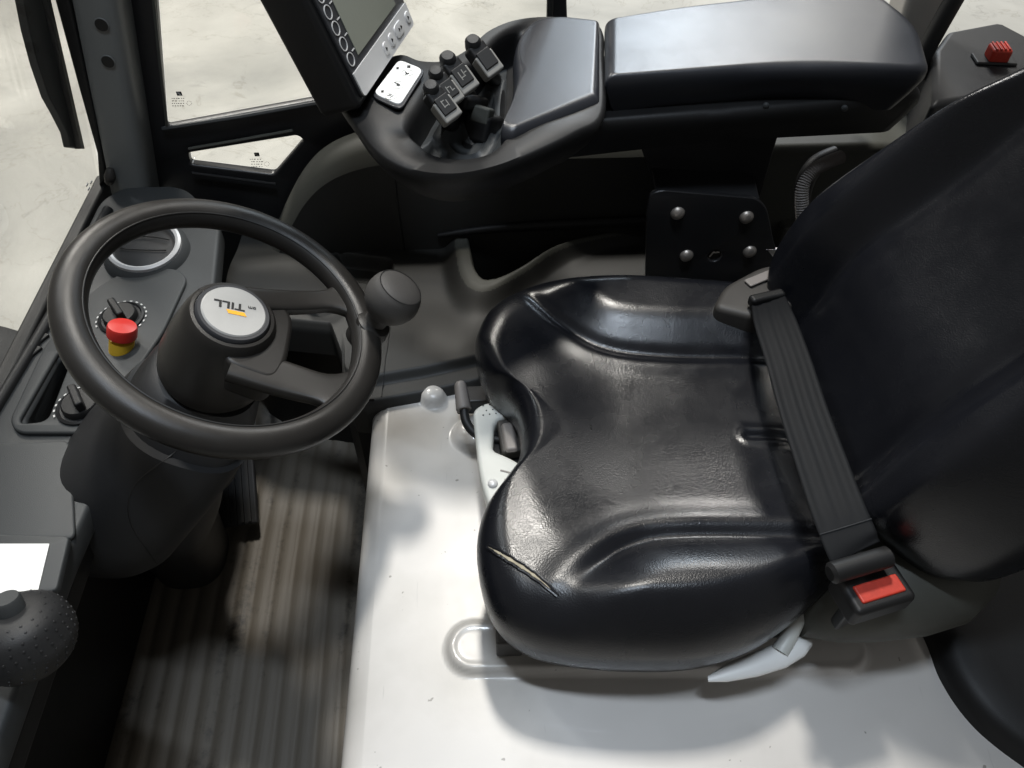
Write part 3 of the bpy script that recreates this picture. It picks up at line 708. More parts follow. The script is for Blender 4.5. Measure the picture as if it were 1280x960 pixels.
# skirt in front of the console down to the floor and along the hood
sk_ = [(-.43, .94), (-.36, .893), (-.252, .873), (-.226, .80), (-.222, .735), (-.206, .718), (-.172, .718)]
sv = [V((a, b, CZ-.02)) for a, b in sk_]; n_ = len(sv)
obj('skirt', *merge((sv+[V((q.x-.008, q.y+.012, -.02)) for q in sv], [(i, i+1, n_+i+1, n_+i) for i in range(n_-1)])), M_['plastic_dk'], t)
q = P(398, 378, z=CZ+.004); obj('coat_hook', *tube([q+V((-.02, .012, 0)), q+V((-.015, 0, .006)), q+V((.01, -.004, .006)), q+V((.025, .004, 0))], .006, 10), M_['plastic_dk'], t)
js = []
for a, b in ((477, 496), (478, 486), (479, 476), (480, 466), (481, 456), (482, 446), (484, 436), (486, 420), (488, 408)):
    h0_ = kb_.ray_cast(CAM, ray(a, b).normalized())[0]
    if h0_: js.append(h0_+V((0, 0, .0004)))
obj('panel_joint', *tube(js, .0008, 6, 2), M_['ink'], t)

# rear ledge behind, hose, grey block
t = thing('rear_ledge', 'grey ledge on the side wall below the armrest at the rear', 'ledge', (.6, 1.0, 0))
obj('ledge_block', *boxg((.62, 1.065, .42), (.66, .12, .275)), M_['trim'], t, bevel=.012)
obj('step_block', *boxg(P(985, 262, z=.42)+V((.06, .0, -.05)), (.16, .10, .10)), M_['trim'], t, bevel=.006)
hp = [P(a, b, y=yy) for a, b, yy in ((1052, 196, .93), (1034, 203, .92), (1016, 214, .91), (1004, 232, .90), (1002, 256, .89), (1004, 280, .88), (1006, 300, .87))]
t = thing('corrugated_hose', 'grey corrugated cable hose beside the backrest', 'hose', hp[-1])
hv = [V(q) for q in cr([tuple(q) for q in hp], 16)]
rr = [.0085+(.0012 if k_ % 2 else -.0012) for k_ in range(len(hv))]
obj('hose_tube', *tube(hv, rr, 14, 1, smooth=False), M_['midgrey'], t, angle=30)
t = thing('hose_shell', 'dark rounded shell behind the corrugated hose', 'cover', hp[3])
obj('shell', *tube([P(a, b, y=yy) for a, b, yy in ((1045, 192, .96), (1020, 206, .95), (1005, 232, .94), (1002, 270, .93))], [.012, .014, .014, .010], 14), M_['plastic_dk'], t)

# ================================================================== ARMREST
AZ = .75
def az(a, b, h=0): return P(a, b, z=AZ+h)
t = thing('armrest', 'black padded armrest with control levers and keypad at its front', 'armrest', (.33, .95, .68))
arm = t
def slab(name, outl, z1, depth, skirt, m, top_in=.012, crown=.004, parent=None, roll=.010):
    """padded block from a plan outline; rolled top edge, skirt sloping inwards"""
    c0 = np.mean(np.array(outl), 0); rs = []
    def ring(k_, z_): return [V((c0[0]+(a-c0[0])*(1-k_/abs(np.linalg.norm((a-c0[0], b-c0[1]))+1e-9)), c0[1]+(b-c0[1])*(1-k_/abs(np.linalg.norm((a-c0[0], b-c0[1]))+1e-9)), z_)) for a, b in outl]
    rs.append(ring(skirt, z1-depth)); rs.append(ring(skirt*.3, z1-depth*.55)); rs.append(ring(0, z1-roll-.006))
    for a_ in np.linspace(0, math.pi/2, 10): rs.append(ring(top_in*(1-math.cos(a_)), z1-roll+roll*math.sin(a_)))
    c3 = V((c0[0], c0[1], 0))
    rs.append(ring(top_in+.002, z1)); rs.append(ring(top_in+.005, z1))
    for s_ in (): rs.append([V((c3.x+(q.x-c3.x)*s_, c3.y+(q.y-c3.y)*s_, z1+crown*(1-s_*s_))) for q in rs[-1]])
    return obj(name, *loft(rs), m, parent or arm, angle=50)
rp = [(q[0], q[1]) for q in pxz([(757, 95), (757, 22), (860, 4), (1000, -12), (1096, -14), (1150, 28), (1166, 84), (1000, 80)], AZ)]
slab('rear_pad', rnd(rp, [.006, .006, .1, .1, .03, .04, .016, .1], 6), AZ, .065, .022, M_['arm'], top_in=.014, crown=.004, roll=.012)
fp = pxz([(752, 121), (751, 21), (700, 15), (668, 20), (648, 40), (640, 66), (643, 100), (636, 132), (624, 160), (640, 164), (690, 146)], AZ-.004)
slab('front_pad', rnd(fp, [.004, .006, .02, .02, .03, .03, .03, .03, .01, .006, .06], 5), AZ-.004, .05, .01, M_['arm'], top_in=.015, crown=.003, roll=.018)
# lower body of the arm
lb = [(.02, .845), (.30, .87), (.575, .90), (.585, 1.02), (.30, 1.03), (.03, 1.02)]
slab('under_body', rnd(lb, .02, 5), AZ-.05, .055, .02, M_['plastic_dk'], crown=.001)
for a, b in ((828, 139), (957, 131), (1055, 134)):
    q = P(a, b, y=.884); obj('screw', *lathe([(.004, 0), (.004, .004), (.0025, .005), (.0001, .005)], q, (0, -1, -.2), 12), M_['dash'], t)
# tub with open hollow for the levers
pairs = [((418, 114), (513, 150), .752), ((441, 152), (511, 162), .745), ((470, 190), (520, 174), .735), ((512, 212), (545, 192), .73), ((565, 218), (580, 197), .73), ((620, 208), (614, 189), .735),
         ((672, 188), (634, 166), .738), ((722, 164), (642, 150), .74), ((756, 140), (648, 130), .738), ((756, 70), (652, 100), .738), ((750, 28), (652, 66), .738), ((700, 20), (648, 44), .742), ((650, 23), (634, 42), .748),
         ((612, 37), (617, 53), .75), ((585, 60), (600, 74), .75), ((556, 75), (574, 88), .75), ((524, 75), (550, 96), .75), ((498, 66), (536, 112), .752), ((462, 78), (524, 132), .754), ((434, 96), (517, 142), .754)]
O_ = cr([tuple(P(a[0], a[1], z=z_)) for a, b, z_ in pairs], 6, True); I_ = cr([tuple(P(b[0], b[1], z=z_-.004)) for a, b, z_ in pairs], 6, True)
O_ = [V(q) for q in O_]; I_ = [V(q) for q in I_]; cen = sum(O_, V())/len(O_); cI = sum(I_, V())/len(I_)
def sh(L0, c_, k_, dz_): return [V((c_.x+(q.x-c_.x)*k_, c_.y+(q.y-c_.y)*k_, q.z+dz_)) for q in L0]
def mid(k_, dz_): return [o_*(1-k_)+i_*k_+V((0, 0, dz_)) for o_, i_ in zip(O_, I_)]
rs = [sh(O_, cen, .62, -.075), sh(O_, cen, .78, -.062), sh(O_, cen, .92, -.036), sh(O_, cen, .985, -.018), sh(O_, cen, 1, -.008), mid(.02, -.003), mid(.06, 0), mid(.5, .001), mid(.88, 0), mid(.96, -.003), I_ and [q+V((0, 0, -.010)) for q in I_], sh(I_, cI, .97, -.035), sh(I_, cI, .9, -.05), sh(I_, cI, .4, -.054)]
obj('lever_tub', *loft(rs), M_['plastic_dk'], t, angle=60)
fl_ = sh(I_, cI, .93, -.044); nF = len(fl_); fr2 = []
for k_, hh2 in ((1, 0), (.8, .004), (.72, .010), (.66, .004), (.55, .003), (.48, .009), (.42, .003), (.2, .002)): fr2.append([V((cI.x+(q.x-cI.x)*k_, cI.y+(q.y-cI.y)*k_, q.z+hh2)) for q in fl_])
obj('lever_gaiter', *loft(fr2, False, True), M_['dash'], t, angle=70)

# mini levers with symbol caps
lx = (V((1, .12, 0))).normalized()
def lever(px, py, ang, lab, sym, sc=1.0, flip=0):
    base = P(px+14, py+26, z=.70); top = P(px, py, z=.775)
    axis_ = (top-base).normalized()
    l = obj('control_lever', *tube([base-axis_*.02, base, base.lerp(top, .55), base.lerp(top, .9)], [.0125, .0115, .009, .0085], 12), M_['plastic_dk'], arm)
    l['label'] = lab
    a, b, n = frame((axis_+V((.55, -.35, .2))).normalized())
    u = V((.62, .75, 0)); n = (axis_*.6+V((.45, -.35, .55))).normalized(); u = (u-n*u.dot(n)).normalized(); v_ = n.cross(u)
    R3 = Matrix((u, v_, n)).transposed()
    # head: cap block, pale bezel and black inlay with the symbol
    obj('lever_head', *boxg(top, (.021*sc, .034*sc, .018*sc), R3), M_['plastic_dk'], l, bevel=.004)
    obj('lever_bezel', *boxg(top+v_*(-.008)*sc+n*.003*sc, (.0225*sc, .024*sc, .015*sc), R3), M_['lever'], l, bevel=.0025)
    obj('lever_inlay', *boxg(top+v_*(-.003)*sc+n*.0105*sc, (.0165*sc, .019*sc, .0035*sc), R3), M_['ink'], l, bevel=.001)
    obj('lever_tip', *lathe([(.0085*sc, -.004), (.0085*sc, .006), (.006*sc, .010), (.0001, .011)], top+v_*.017*sc+n*.003, (v_*.5+n), 16), M_['plastic'], l)
    if sym:
        for (a0, b0, w0, h0) in sym:
            obj('symbol', *boxg(top+v_*(-.003+b0*.001)*sc+u*a0*.001*sc+n*.01245*sc, (w0*.001*sc, h0*.001*sc, .0004), R3), M_['lever'], l, smooth=False)
    return l
s1 = [(-3, 0, 1, 9), (0, -2, 5, 1), (1.5, 2, 1, 6), (4, 1, 3, 1)]
s2 = [(-3, 0, 1, 8), (-1, 2, 4, 1), (2, -1, 1, 6), (4, -3, 3, 1)]
s3 = [(-3, 1, 1, 8), (0, -2, 5, 1), (2.5, 0, 1, 7), (-1, 4, 3, 1)]
lever(603, 75, 0, 'rear lever nearest the armrest pad, no symbol', None, 1.12)
lever(572, 96, 0, 'second lever from the armrest pad with pale symbol', s1, 1.12)
lever(556, 113, 0, 'third lever from the armrest pad with pale symbol', s2, 1.0)
lever(551, 132, 0, 'lever nearest the keypad with pale symbol', s3, 1.05)
# thumb rocker in front of the levers
q = P(588, 128, z=.725)
l = obj('thumb_switch', *boxg(q, (.022, .060, .016), Matrix.Rotation(-.55, 3, 'Z') @ Matrix.Rotation(-.5, 3, 'X')), M_['plastic'], arm, bevel=.005)
obj('switch_band', *boxg(P(603, 144, z=.716), (.024, .017, .020), Matrix.Rotation(-.55, 3, 'Z') @ Matrix.Rotation(-.5, 3, 'X')), M_['trim'], l, bevel=.003)
obj('switch_foot', *boxg(P(604, 160, z=.695), (.036, .045, .035), Matrix.Rotation(-.55, 3, 'Z') @ Matrix.Rotation(-.5, 3, 'X')), M_['plastic_dk'], l, bevel=.006)

# white keypad let into the tub rim
t = thing('keypad', 'small white membrane keypad between display and control levers', 'keypad', P(500, 105, z=.757))
kp4 = [P(*q, z=.757) for q in ((467, 118), (499, 76), (529, 88), (500, 133))]
o_ = sum(kp4, V())/4; uu = (kp4[3]-kp4[0]).normalized(); vvv = V((0, 0, 1)).cross(uu)
MK = MF(o_, uu, vvv)
pl4 = [((q-o_).dot(uu), (q-o_).dot(vvv)) for q in kp4]
kpad = plate('keypad_plate', rnd(pl4, .010, 6), [], .004, MK, M_['white'], t, bev=.001)
plate('keypad_frame', rnd([(a*1.13, b*1.10) for a, b in pl4], .012, 6), [], .003, MF(o_+V((0, 0, -.002)), uu, vvv), M_['bezel'], t, bev=.001)
for (px, py, r_) in ((489, 120, .0075), (498, 106, .0085), (509, 91, .0075)):
    q = P(px, py, z=.7592); a, b = (q-o_).dot(uu), (q-o_).dot(vvv)
    bt = plate('key', circ(a, b, r_, 24), [circ(a, b, r_-.0008, 24)], .0006, MF(o_+V((0, 0, .0021)), uu, vvv), M_['ltgrey'], t)
def kbar(px, py, w_, h_, rot=0):
    q = P(px, py, z=.7596); obj('key_print', *boxg(q, (w_, h_, .0004), Matrix.Rotation(rot, 3, 'Z')), M_['ink'], kpad, smooth=False)
kbar(478, 114, .003, .004); kbar(497, 85, .003, .004); kbar(511, 83, .004, .005)
text('key_lettering', 'F1', .008, MF(P(488, 120, z=.7592), uu, vvv), M_['ink'], kpad, depth=.0002)
kbar(498, 106, .0035, .0035, .8); kbar(496, 104, .001, .007, .9); kbar(508, 91, .0012, .007, .5); kbar(509, 92, .005, .0012, .5)

# display
BL, BR = P(453, 119, z=.77), P(515, 28, z=.77)
ex = (BR-BL).normalized(); hh_ = V((0, 0, 1)).cross(ex); A_ = math.radians(19)
up = V((0, 0, 1))*math.cos(A_)+hh_*math.sin(A_); dn = ex.cross(up); Wd = (BR-BL).length
t = thing('display', 'tilted display with grey screen and round side buttons on the armrest', 'display', BL)
MD = MF(BL, ex, up)
def d2(px, py): q = Ppl(px, py, BL, dn); return ((q-BL).dot(ex), (q-BL).dot(up))
H_ = .25
hs = [(0, -.004), (Wd+.002, -.004), (Wd+.004, H_), (-.002, H_)]
def MD_(off): return MF(BL+dn*off, ex, up)
plate('housing', rnd([(-.012, -.012), (Wd+.004, -.006), (Wd+.006, H_+.01), (-.012, H_+.01)], .01, 5), [], .052, MD_(-.030), M_['plastic_dk'], t, bev=.006)
plate('bezel', rnd(hs, .006, 5), [], .004, MD_(-.002), M_['bezel'], t, bev=.001)
bandh = d2(439, 95)[1]; 
plate('button_band', rnd([(.0005, -.003), (Wd+.001, -.003), (Wd+.001, bandh), (.0005, bandh)], [.006, .006, .0005, .0005], 5), [], .0016, MD_(.0008), M_['silver'], t)
s0 = d2(447, 69); s1_ = d2(494, 9)
scr = plate('screen', [(s0[0], s0[1]), (Wd-.024, s0[1]), (Wd-.024, H_-.03), (s0[0], H_-.03)], [], .001, MD_(.0006), M_['screen'], t)
sr = [d2(*q)[1] for q in ((439, 73), (429, 55), (420, 35), (412, 15))]; st_ = sr[1]-sr[0]; xb = d2(438, 74)[0]
for k_ in range(6):
    y_ = sr[0]+st_*k_
    if y_ > H_-.015: break
    plate('side_button', circ(xb, y_, .0074, 28), [circ(xb, y_, .0064, 28)], .0008, MD_(.0006), M_['silver'], t)
    plate('tick', [(xb+.0095, y_+.004), (xb+.0165, y_+.004), (xb+.0165, y_+.0052), (xb+.0095, y_+.0052)], [], .0006, MD_(.0005), M_['silver'], t)
    xr = Wd-.010
    if k_ > 0: plate('side_button', circ(xr, y_, .0078, 28), [circ(xr, y_, .0067, 28)], .0008, MD_(.0006), M_['silver'], t)
for (px, py, w_, h_) in ((481, 61, .013, .015), (488, 50, .013, .015), (497, 37, .026, .016), (508, 22, .014, .014)):
    a, b = d2(px, py)
    bt = plate('band_button', stadium(a, b, w_, h_), [], .002, MD_(.0018), M_['silver'], t, bev=.0008)
    plate('button_print', circ(a-.001, b, .0028, 3), [], .0004, MD_(.0030), M_['ink'], bt)
    if w_ > .02: plate('button_print', circ(a+.006, b, .0028, 3), [], .0004, MD_(.0030), M_['ink'], bt)
# thin post behind the arm
q0, q1 = P(688, 26, y=1.12), P(688, -90, y=1.12)
t = thing('window_post', 'thin black window bar standing behind the armrest', 'window bar', q0-V((0, 0, .05)))
obj('bar', *prism([q0+V((-.0045, 0, -.05)), q0+V((.0045, 0, -.05)), q1+V((.0045, 0, .2)), q1+V((-.0045, 0, .2))], (0, .014, 0)), M_['rubber'], t, bevel=.002)
obj('bar_foot', *boxg(q0+V((0, .006, -.06)), (.03, .02, .03)), M_['rubber'], t, bevel=.003)

# arm bracket: folded black plate, four rivets
t = thing('armrest_bracket', 'black steel bracket with four rivets carrying the armrest', 'bracket', P(880, 330, y=.86)-V((0, 0, .1)))
up_ = [P(a, b, y=.93) for a, b in ((788, 146), (980, 146), (950, 248), (820, 240))]
obj('upright', *prism(up_, (0, .012, 0)), M_['metal_blk'], t, bevel=.003)
pb = rnd(pxy([(808, 262), (812, 240), (828, 236), (945, 246), (958, 258), (966, 298), (975, 330), (968, 352), (806, 360)], .885), [.012, .01, .01, .012, .015, .01, .01, .01, .004], 5)
hq = P(893, 318, y=.885)
plate('rivet_plate', pb, [circ(hq.x, hq.z, .011, 24)], .008, MY(.885), M_['metal_blk'], t, bev=.002)
obj('fold', *prism([P(820, 240, y=.885), P(950, 248, y=.885), P(950, 248, y=.885)+V((0, .05, .01)), P(820, 240, y=.885)+V((0, .05, .01))], (0, 0, -.008)), M_['metal_blk'], t, bevel=.002)
for a, b in ((847, 266), (933, 271), (858, 319), (937, 314)):
    q = P(a, b, y=.8812); obj('rivet', *lathe([(.0104, 0), (.0102, .002), (.0080, .005), (.0040, .0068), (.0001, .0073)], q, (0, -1, .15), 20), M_['rivet'], t)
obj('plate_bolt', *lathe([(.0095, 0), (.0095, .004), (.006, .0055), (.0001, .0055)], P(894, 320, y=.892), (0, -1, .1), 6), M_['beige'], t)
obj('tab', *prism([P(a, b, y=.88) for a, b in ((958, 312), (975, 312), (1006, 298), (1010, 318), (972, 330))], (0, .006, 0)), M_['chrome'], t, bevel=.0015)

# rear right: pale pillar, black bar, box with red switch
t = thing('rear_pillar', 'pale grey cab pillar behind the end of the armrest', 'pillar', P(1120, 100, y=1.16)-V((0, 0, .1)))
pr_ = [P(a, b, y=1.12) for a, b in ((1082, -90), (1205, -90), (1160, 62), (1150, 150), (1090, 150))]
pr_[0] = V((pr_[0].x, pr_[0].y, 1.76)); pr_[1] = V((pr_[1].x, pr_[1].y, 1.76))
obj('post', *prism(pr_, (0, .06, 0)), M_['cpillar'], t, bevel=.01)
t = thing('rear_bar', 'slanting black bar between pale pillar and red switch box', 'bar', P(1150, 90, y=1.08))
obj('bar', *tube([P(1238, -80, y=1.08), P(1192, 0, y=1.08), P(1158, 62, y=1.08), P(1146, 96, y=1.08)], .013, 12), M_['rubber'], t)
t = thing('switch_box', 'dark grey box with a red rocker switch behind the backrest', 'switch box', P(1225, 110, y=1.0))
bo = [P(a, b, z=.66) for a, b in ((1168, 62), (1185, 38), (1250, 26), (1300, 52), (1300, 110), (1165, 130))]
obj('case', *prism([q+V((0, 0, 0)) for q in bo], (0, 0, -.12)), M_['plastic'], t, bevel=.010)
rc = P(1243, 73, z=.664)
obj('switch_recess', *boxg(rc+V((0, 0, -.002)), (.058, .030, .005), Matrix.Rotation(-.12, 3, 'Z')), M_['ink'], t, bevel=.004)
sw = obj('red_switch', *boxg(rc+V((.002, 0, .008)), (.028, .026, .020), Matrix.Rotation(-.12, 3, 'Z')), M_['redworn'], t, bevel=.004)
for k_ in range(4): obj('switch_rib', *boxg(rc+V((-.008+.0062*k_, 0, .0185)), (.0028, .024, .003), Matrix.Rotation(-.12, 3, 'Z')), M_['redworn'], sw, bevel=.0008)

# ================================================================== SEAT
t = thing('driver_seat', 'black vinyl driver seat with torn cushion edge and tall backrest', 'seat', (.25, .54, .33))
seat = t
ol = [(1080, 362, .48), (1010, 360, .48), (930, 356, .48), (850, 350, .48), (770, 346, .48), (700, 352, .478), (650, 368, .47), (614, 392, .46), (596, 425, .455), (595, 450, .45), (607, 477, .45), (630, 498, .45), (646, 525, .45), (651, 560, .45), (644, 592, .45),
      (622, 624, .45), (603, 652, .45), (596, 690, .45), (602, 735, .45), (618, 775, .448), (650, 803, .443), (700, 819, .44), (780, 827, .44), (870, 825, .44), (940, 806, .445), (990, 775, .45), (1040, 735, .455), (1120, 690, .46)]
o3 = np.array([tuple(P(a, b, z=z_)) for a, b, z_ in ol])
back = [(.50, .36, .46), (.52, .56, .46), (.52, .74, .47)]
o3 = np.array(cr([tuple(q) for q in o3]+back, 18, True)); nO = len(o3)
cyc = .545
crA = np.array(cr([tuple(P(a, b, z=.495))[:2] for a, b in ((640, 352), (662, 370), (702, 404), (752, 430), (830, 440), (960, 441), (1100, 440))], 8))
crB = np.array(cr([tuple(P(a, b, z=.495))[:2] for a, b in ((672, 790), (700, 748), (742, 706), (792, 676), (862, 666), (1040, 668), (1160, 668))], 8))
grv = np.array([tuple(P(a, b, z=.49))[:2] for a, b in ((938, 538), (1010, 541))])
def sdist(px_, py_, L0):          # distance to polyline, sign = side, plus along-parameter
    best = np.full(px_.shape, 9.); sg = np.zeros(px_.shape); al = np.zeros(px_.shape); n = len(L0)
    for i in range(n-1):
        ax_, ay_ = L0[i]; bx_, by_ = L0[i+1]; vx, vy = bx_-ax_, by_-ay_; l2 = vx*vx+vy*vy
        tt = np.clip(((px_-ax_)*vx+(py_-ay_)*vy)/l2, 0, 1); d_ = np.hypot(px_-ax_-tt*vx, py_-ay_-tt*vy)
        s_ = np.sign(vx*(py_-ay_)-vy*(px_-ax_)); u = d_ < best
        best = np.where(u, d_, best); sg = np.where(u, s_, sg); al = np.where(u, (i+tt)/(n-1), al)
    return best*sg, al
rin = [(.965, -.048), (.985, -.040), (.998, -.022), (1.0, 0.0)]
tgt = np.stack([np.clip(o3[:, 0], .12, .40), np.full(nO, cyc)], 1); nR = 120
ssv = 1-(1-np.linspace(0, 1, nR))**.62*1.0
ssv = np.linspace(0, 1, nR)**1.5*.985
ring_pts = []
cen2 = np.array([.22, cyc])
for k_, dz_ in rin:
    ring_pts.append(np.concatenate([cen2+(o3[:, :2]-cen2)*k_, (o3[:, 2]+dz_)[:, None]], 1))
for s_ in ssv[1:]:
    xy = o3[:, :2]*(1-s_)+tgt*s_; full = np.linalg.norm(o3[:, :2]-tgt, axis=1); d_ = s_*full
    rr_ = .055-.027*np.exp(-((o3[:, 1]-.545)/.10)**2)*(o3[:, 0] < .08)
    k_ = np.clip(d_/rr_, 0, 1); prof_ = np.sqrt(1-(1-k_)**2)
    base = o3[:, 2]+( .497-o3[:, 2])*prof_
    dA, aA = sdist(xy[:, 0], xy[:, 1], crA); dB, aB = sdist(xy[:, 0], xy[:, 1], crB)
    x_ = xy[:, 0]
    fade = smooth(d_, 0, .05)
    # far bolster (beyond crA is +y), near bolster (beyond crB is -y)
    fA = .024*smooth(dA, -.012, .062)+.003*np.exp(-((dA+.012)/.018)**2)-.0055*np.exp(-(dA/.0085)**2)*smooth(aA, .06, .2)
    nb_ = -dB
    fB = .021*smooth(nb_, -.012, .058)+.0045*np.exp(-((nb_+.016)/.018)**2)-.0065*np.exp(-((nb_-.002)/.0095)**2)*smooth(aB, .22, .42)
    fA *= smooth(x_, -.02, .08)*.8+.2; fB *= smooth(x_, .0, .10)*.85+.15
    mid_ = -.016*np.exp(-((xy[:, 1]-cyc)/.13)**2)*smooth(x_, .02, .16)
    dG, aG = sdist(xy[:, 0], xy[:, 1], grv); fG = -.005*np.exp(-(dG/.0035)**2)+.002*np.exp(-((np.abs(dG)-.010)/.004)**2)
    backd = -.02*smooth(x_, .33, .44)
    wr = .0012*np.sin(x_*60+xy[:, 1]*25)*np.exp(-((x_-.03)/.05)**2)
    zz = base+fade*(fA+fB+mid_+backd+fG+wr)
    ring_pts.append(np.concatenate([xy, zz[:, None]], 1))
cv, cf = zipcap([[tuple(q) for q in r_] for r_ in ring_pts], lambda q: q[0], lambda q: q[1] > cyc)
cushion = obj('cushion', cv, cf, M_['leather'], t, angle=180)
bvh = BVHTree.FromPolygons([V(q) for q in cv], [tuple(f_) for f_ in cf])
def hit(a, b, lift=0):
    loc, n, _, _ = bvh.ray_cast(CAM, ray(a, b).normalized())
    if loc is None: loc = P(a, b, z=.47); n = V((0, 0, 1))
    if n.z < 0: n = -n
    return loc+n*lift, n
# tear showing foam: gaping slit with raised lips
mid_px = [(610, 683), (622, 690), (640, 701), (660, 714), (680, 729), (697, 745)]
mp_ = cr(mid_px, 6); tv, tf = [], []; wv = []
lipA, lipB = [], []
for i, (a, b) in enumerate(mp_):
    u = i/(len(mp_)-1); w_ = (2.9*math.sin(math.pi*min(1, u*.9+.08))**.7+.3)*(1+.12*math.sin(i*1.3)+.08*math.sin(i*2.9))
    da, db = 5, 4.0; ln = math.hypot(da, db); nxp, nyp = -db/ln, da/ln
    for s_ in (-1, 0, 1):
        q, n = hit(a-nxp*w_*s_, b-nyp*w_*s_, -.0002 if s_ else .0008); tv.append(q)
    lipA.append(hit(a-nxp*w_*1.15, b-nyp*w_*1.15, .0003)[0]); lipB.append(hit(a+nxp*w_*1.2, b+nyp*w_*1.2, .0004)[0])
    if i: 
        k_ = 3*i; tf += [(k_-3, k_-2, k_+1, k_), (k_-2, k_-1, k_+2, k_+1)]
fo_ = obj('torn_foam', tv, tf, M_['foam'], cushion, angle=180); fo_['label'] = 'pale foam showing through the tear at the cushion edge'
obj('tear_lip', *tube(lipA, .0016, 8, 1), M_['leather'], cushion); obj('tear_lip', *tube(lipB, .0018, 8, 1), M_['leather'], cushion)
for (a, b) in ((641, 697), (640, 700)): pass
# piping under the cushion: pan
c0 = cen2
pan = [V((c0[0]+(q[0]-c0[0])*.955, c0[1]+(q[1]-c0[1])*.955, .405)) for q in o3]
obj('seat_pan', *prism(pan, (0, 0, -.028)), M_['plastic_dk'], t, bevel=.006)

# backrest: pillow on a reclined frame
rec = math.radians(25); BO = V((.425, .56, .475)); ba = V((math.sin(rec), 0, math.cos(rec))); bn = V((-math.cos(rec), 0, math.sin(rec))); bu = V((0, 1, 0))
bo_ = [(.19, .0), (.235, .04), (.245, .12), (.235, .20), (.212, .29), (.175, .37), (.14, .45), (.11, .52), (.05, .56), (-.05, .56), (-.11, .52), (-.14, .45), (-.175, .37), (-.212, .29), (-.235, .20), (-.245, .12), (-.235, .04), (-.19, .0), (-.10, -.03), (0, -.035), (.10, -.03)]
b2 = np.array(cr(bo_, 10, True)); nB = len(b2)
tg = np.stack([np.zeros(nB), np.clip(b2[:, 1], .12, .46)], 1)
rings_ = []
def back3(y_, v_, h_): return BO+bu*y_+ba*v_+bn*h_
for k_, h_ in ((.80, -.10), (.94, -.085), (.99, -.05), (1., -.015)):
    rings_.append([back3(a*k_, .2+(b-.2)*k_, h_) for a, b in b2])
for s_ in (np.linspace(0, 1, 50)**1.4*.985)[1:]:
    row = []
    for (a, b), (ta, tb) in zip(b2, tg):
        y_, v_ = a*(1-s_)+ta*s_, b*(1-s_)+tb*s_; d_ = s_*math.hypot(a-ta, b-tb)
        k_ = min(d_/.055, 1); h_ = -.015+.055*math.sqrt(1-(1-k_)**2)
        wid = .16-.10*max(0, v_-.15); e = abs(y_)-wid*.72
        bol = .040*float(smooth(np.array(e), 0, .055))*float(smooth(np.array(d_), 0, .05)) - .003*math.exp(-(e/.014)**2)*float(smooth(np.array(d_), 0.01, .05))
        lum = .018*math.exp(-((v_-.14)/.09)**2)*float(smooth(np.array(d_), 0, .06))
        row.append(back3(y_, v_, h_+bol+lum))
    rings_.append(row)
br = obj('backrest', *zipcap(rings_, lambda q: q.z, lambda q: q.y > .56), M_['leather'], t, angle=180)
sh_ = [[back3(a*.86, .2+(b-.2)*.9, -.09) for a, b in b2], [back3(a*.8, .2+(b-.2)*.85, -.13) for a, b in b2]]
obj('back_shell', *loft(sh_), M_['plastic_dk'], t)

# slide rail, block under seat and side shell
obj('slide_rail', *boxg((.22, P(700, 812, z=.35).y+.022, .352), (.42, .03, .03)), M_['metal_blk'], t, bevel=.003)
obj('slide_rail', *boxg((.17, .70, .352), (.44, .03, .03)), M_['metal_blk'], t, bevel=.003)
obj('stop_block', *boxg(P(636, 797, z=.355), (.03, .03, .04)), M_['beige'], t, bevel=.003)
ss = []
for u, (px, py, z_, ry, rz) in enumerate(((1000, 770, .405, .02, .03), (1040, 748, .425, .045, .050), (1085, 735, .44, .055, .062), (1140, 730, .435, .055, .058), (1190, 722, .43, .05, .050), (1222, 705, .425, .04, .040), (1236, 695, .42, .012, .012))):
    q = P(px, py, z=z_); ss.append([q+V((0, ry*math.cos(th), rz*math.sin(th))) for th in np.linspace(0, 2*math.pi, 28, endpoint=False)])
obj('side_shell', *loft(ss), M_['trim'], t, angle=60)

# seat belt: webbing, tongue, buckle, reel
bp_ = [(960, 372, .545), (968, 400, .556), (985, 450, .560), (1003, 510, .560), (1022, 565, .560), (1045, 630, .558), (1062, 672, .552), (1070, 692, .545)]
t = thing('seat_belt', 'black lap belt webbing laid across the rear of the cushion', 'seat belt', P(1010, 540, z=.5))
cpt = cr([tuple(P(a, b, z=z_)) for a, b, z_ in bp_], 8); wv, wf = [], []; nW = 17
hw = np.interp(np.linspace(0, 1, len(cpt)), [0, .15, 1], [.0205, .0245, .0265])
for i, q in enumerate(cpt):
    q = V(q); tn = V(cpt[min(i+1, len(cpt)-1)])-V(cpt[max(i-1, 0)]); sd = V((0, 0, 1)).cross(tn).normalized(); u = i/(len(cpt)-1)
    sd = (sd+V((0, 0, .25))).normalized(); nn = tn.normalized().cross(sd)*-1
    for j in range(nW):
        s_ = j/(nW-1)*2-1; rp_ = .0016*math.cos(s_*math.pi*3.4)*math.sin(math.pi*min(1, u*1.25))**.6 if u < .8 else 0
        wv.append(q+sd*(s_*hw[i])+nn*(rp_+.001*(1-s_*s_)))
for i in range(len(cpt)-1):
    for j in range(nW-1): wf.append((i*nW+j, i*nW+j+1, (i+1)*nW+j+1, (i+1)*nW+j))
o = obj('webbing', wv, wf, M_['web'], t, angle=180)
m = o.modifiers.new('thick', 'SOLIDIFY'); m.thickness = .0016
sti = [V(cpt[44])+V((0, 0, .002))]
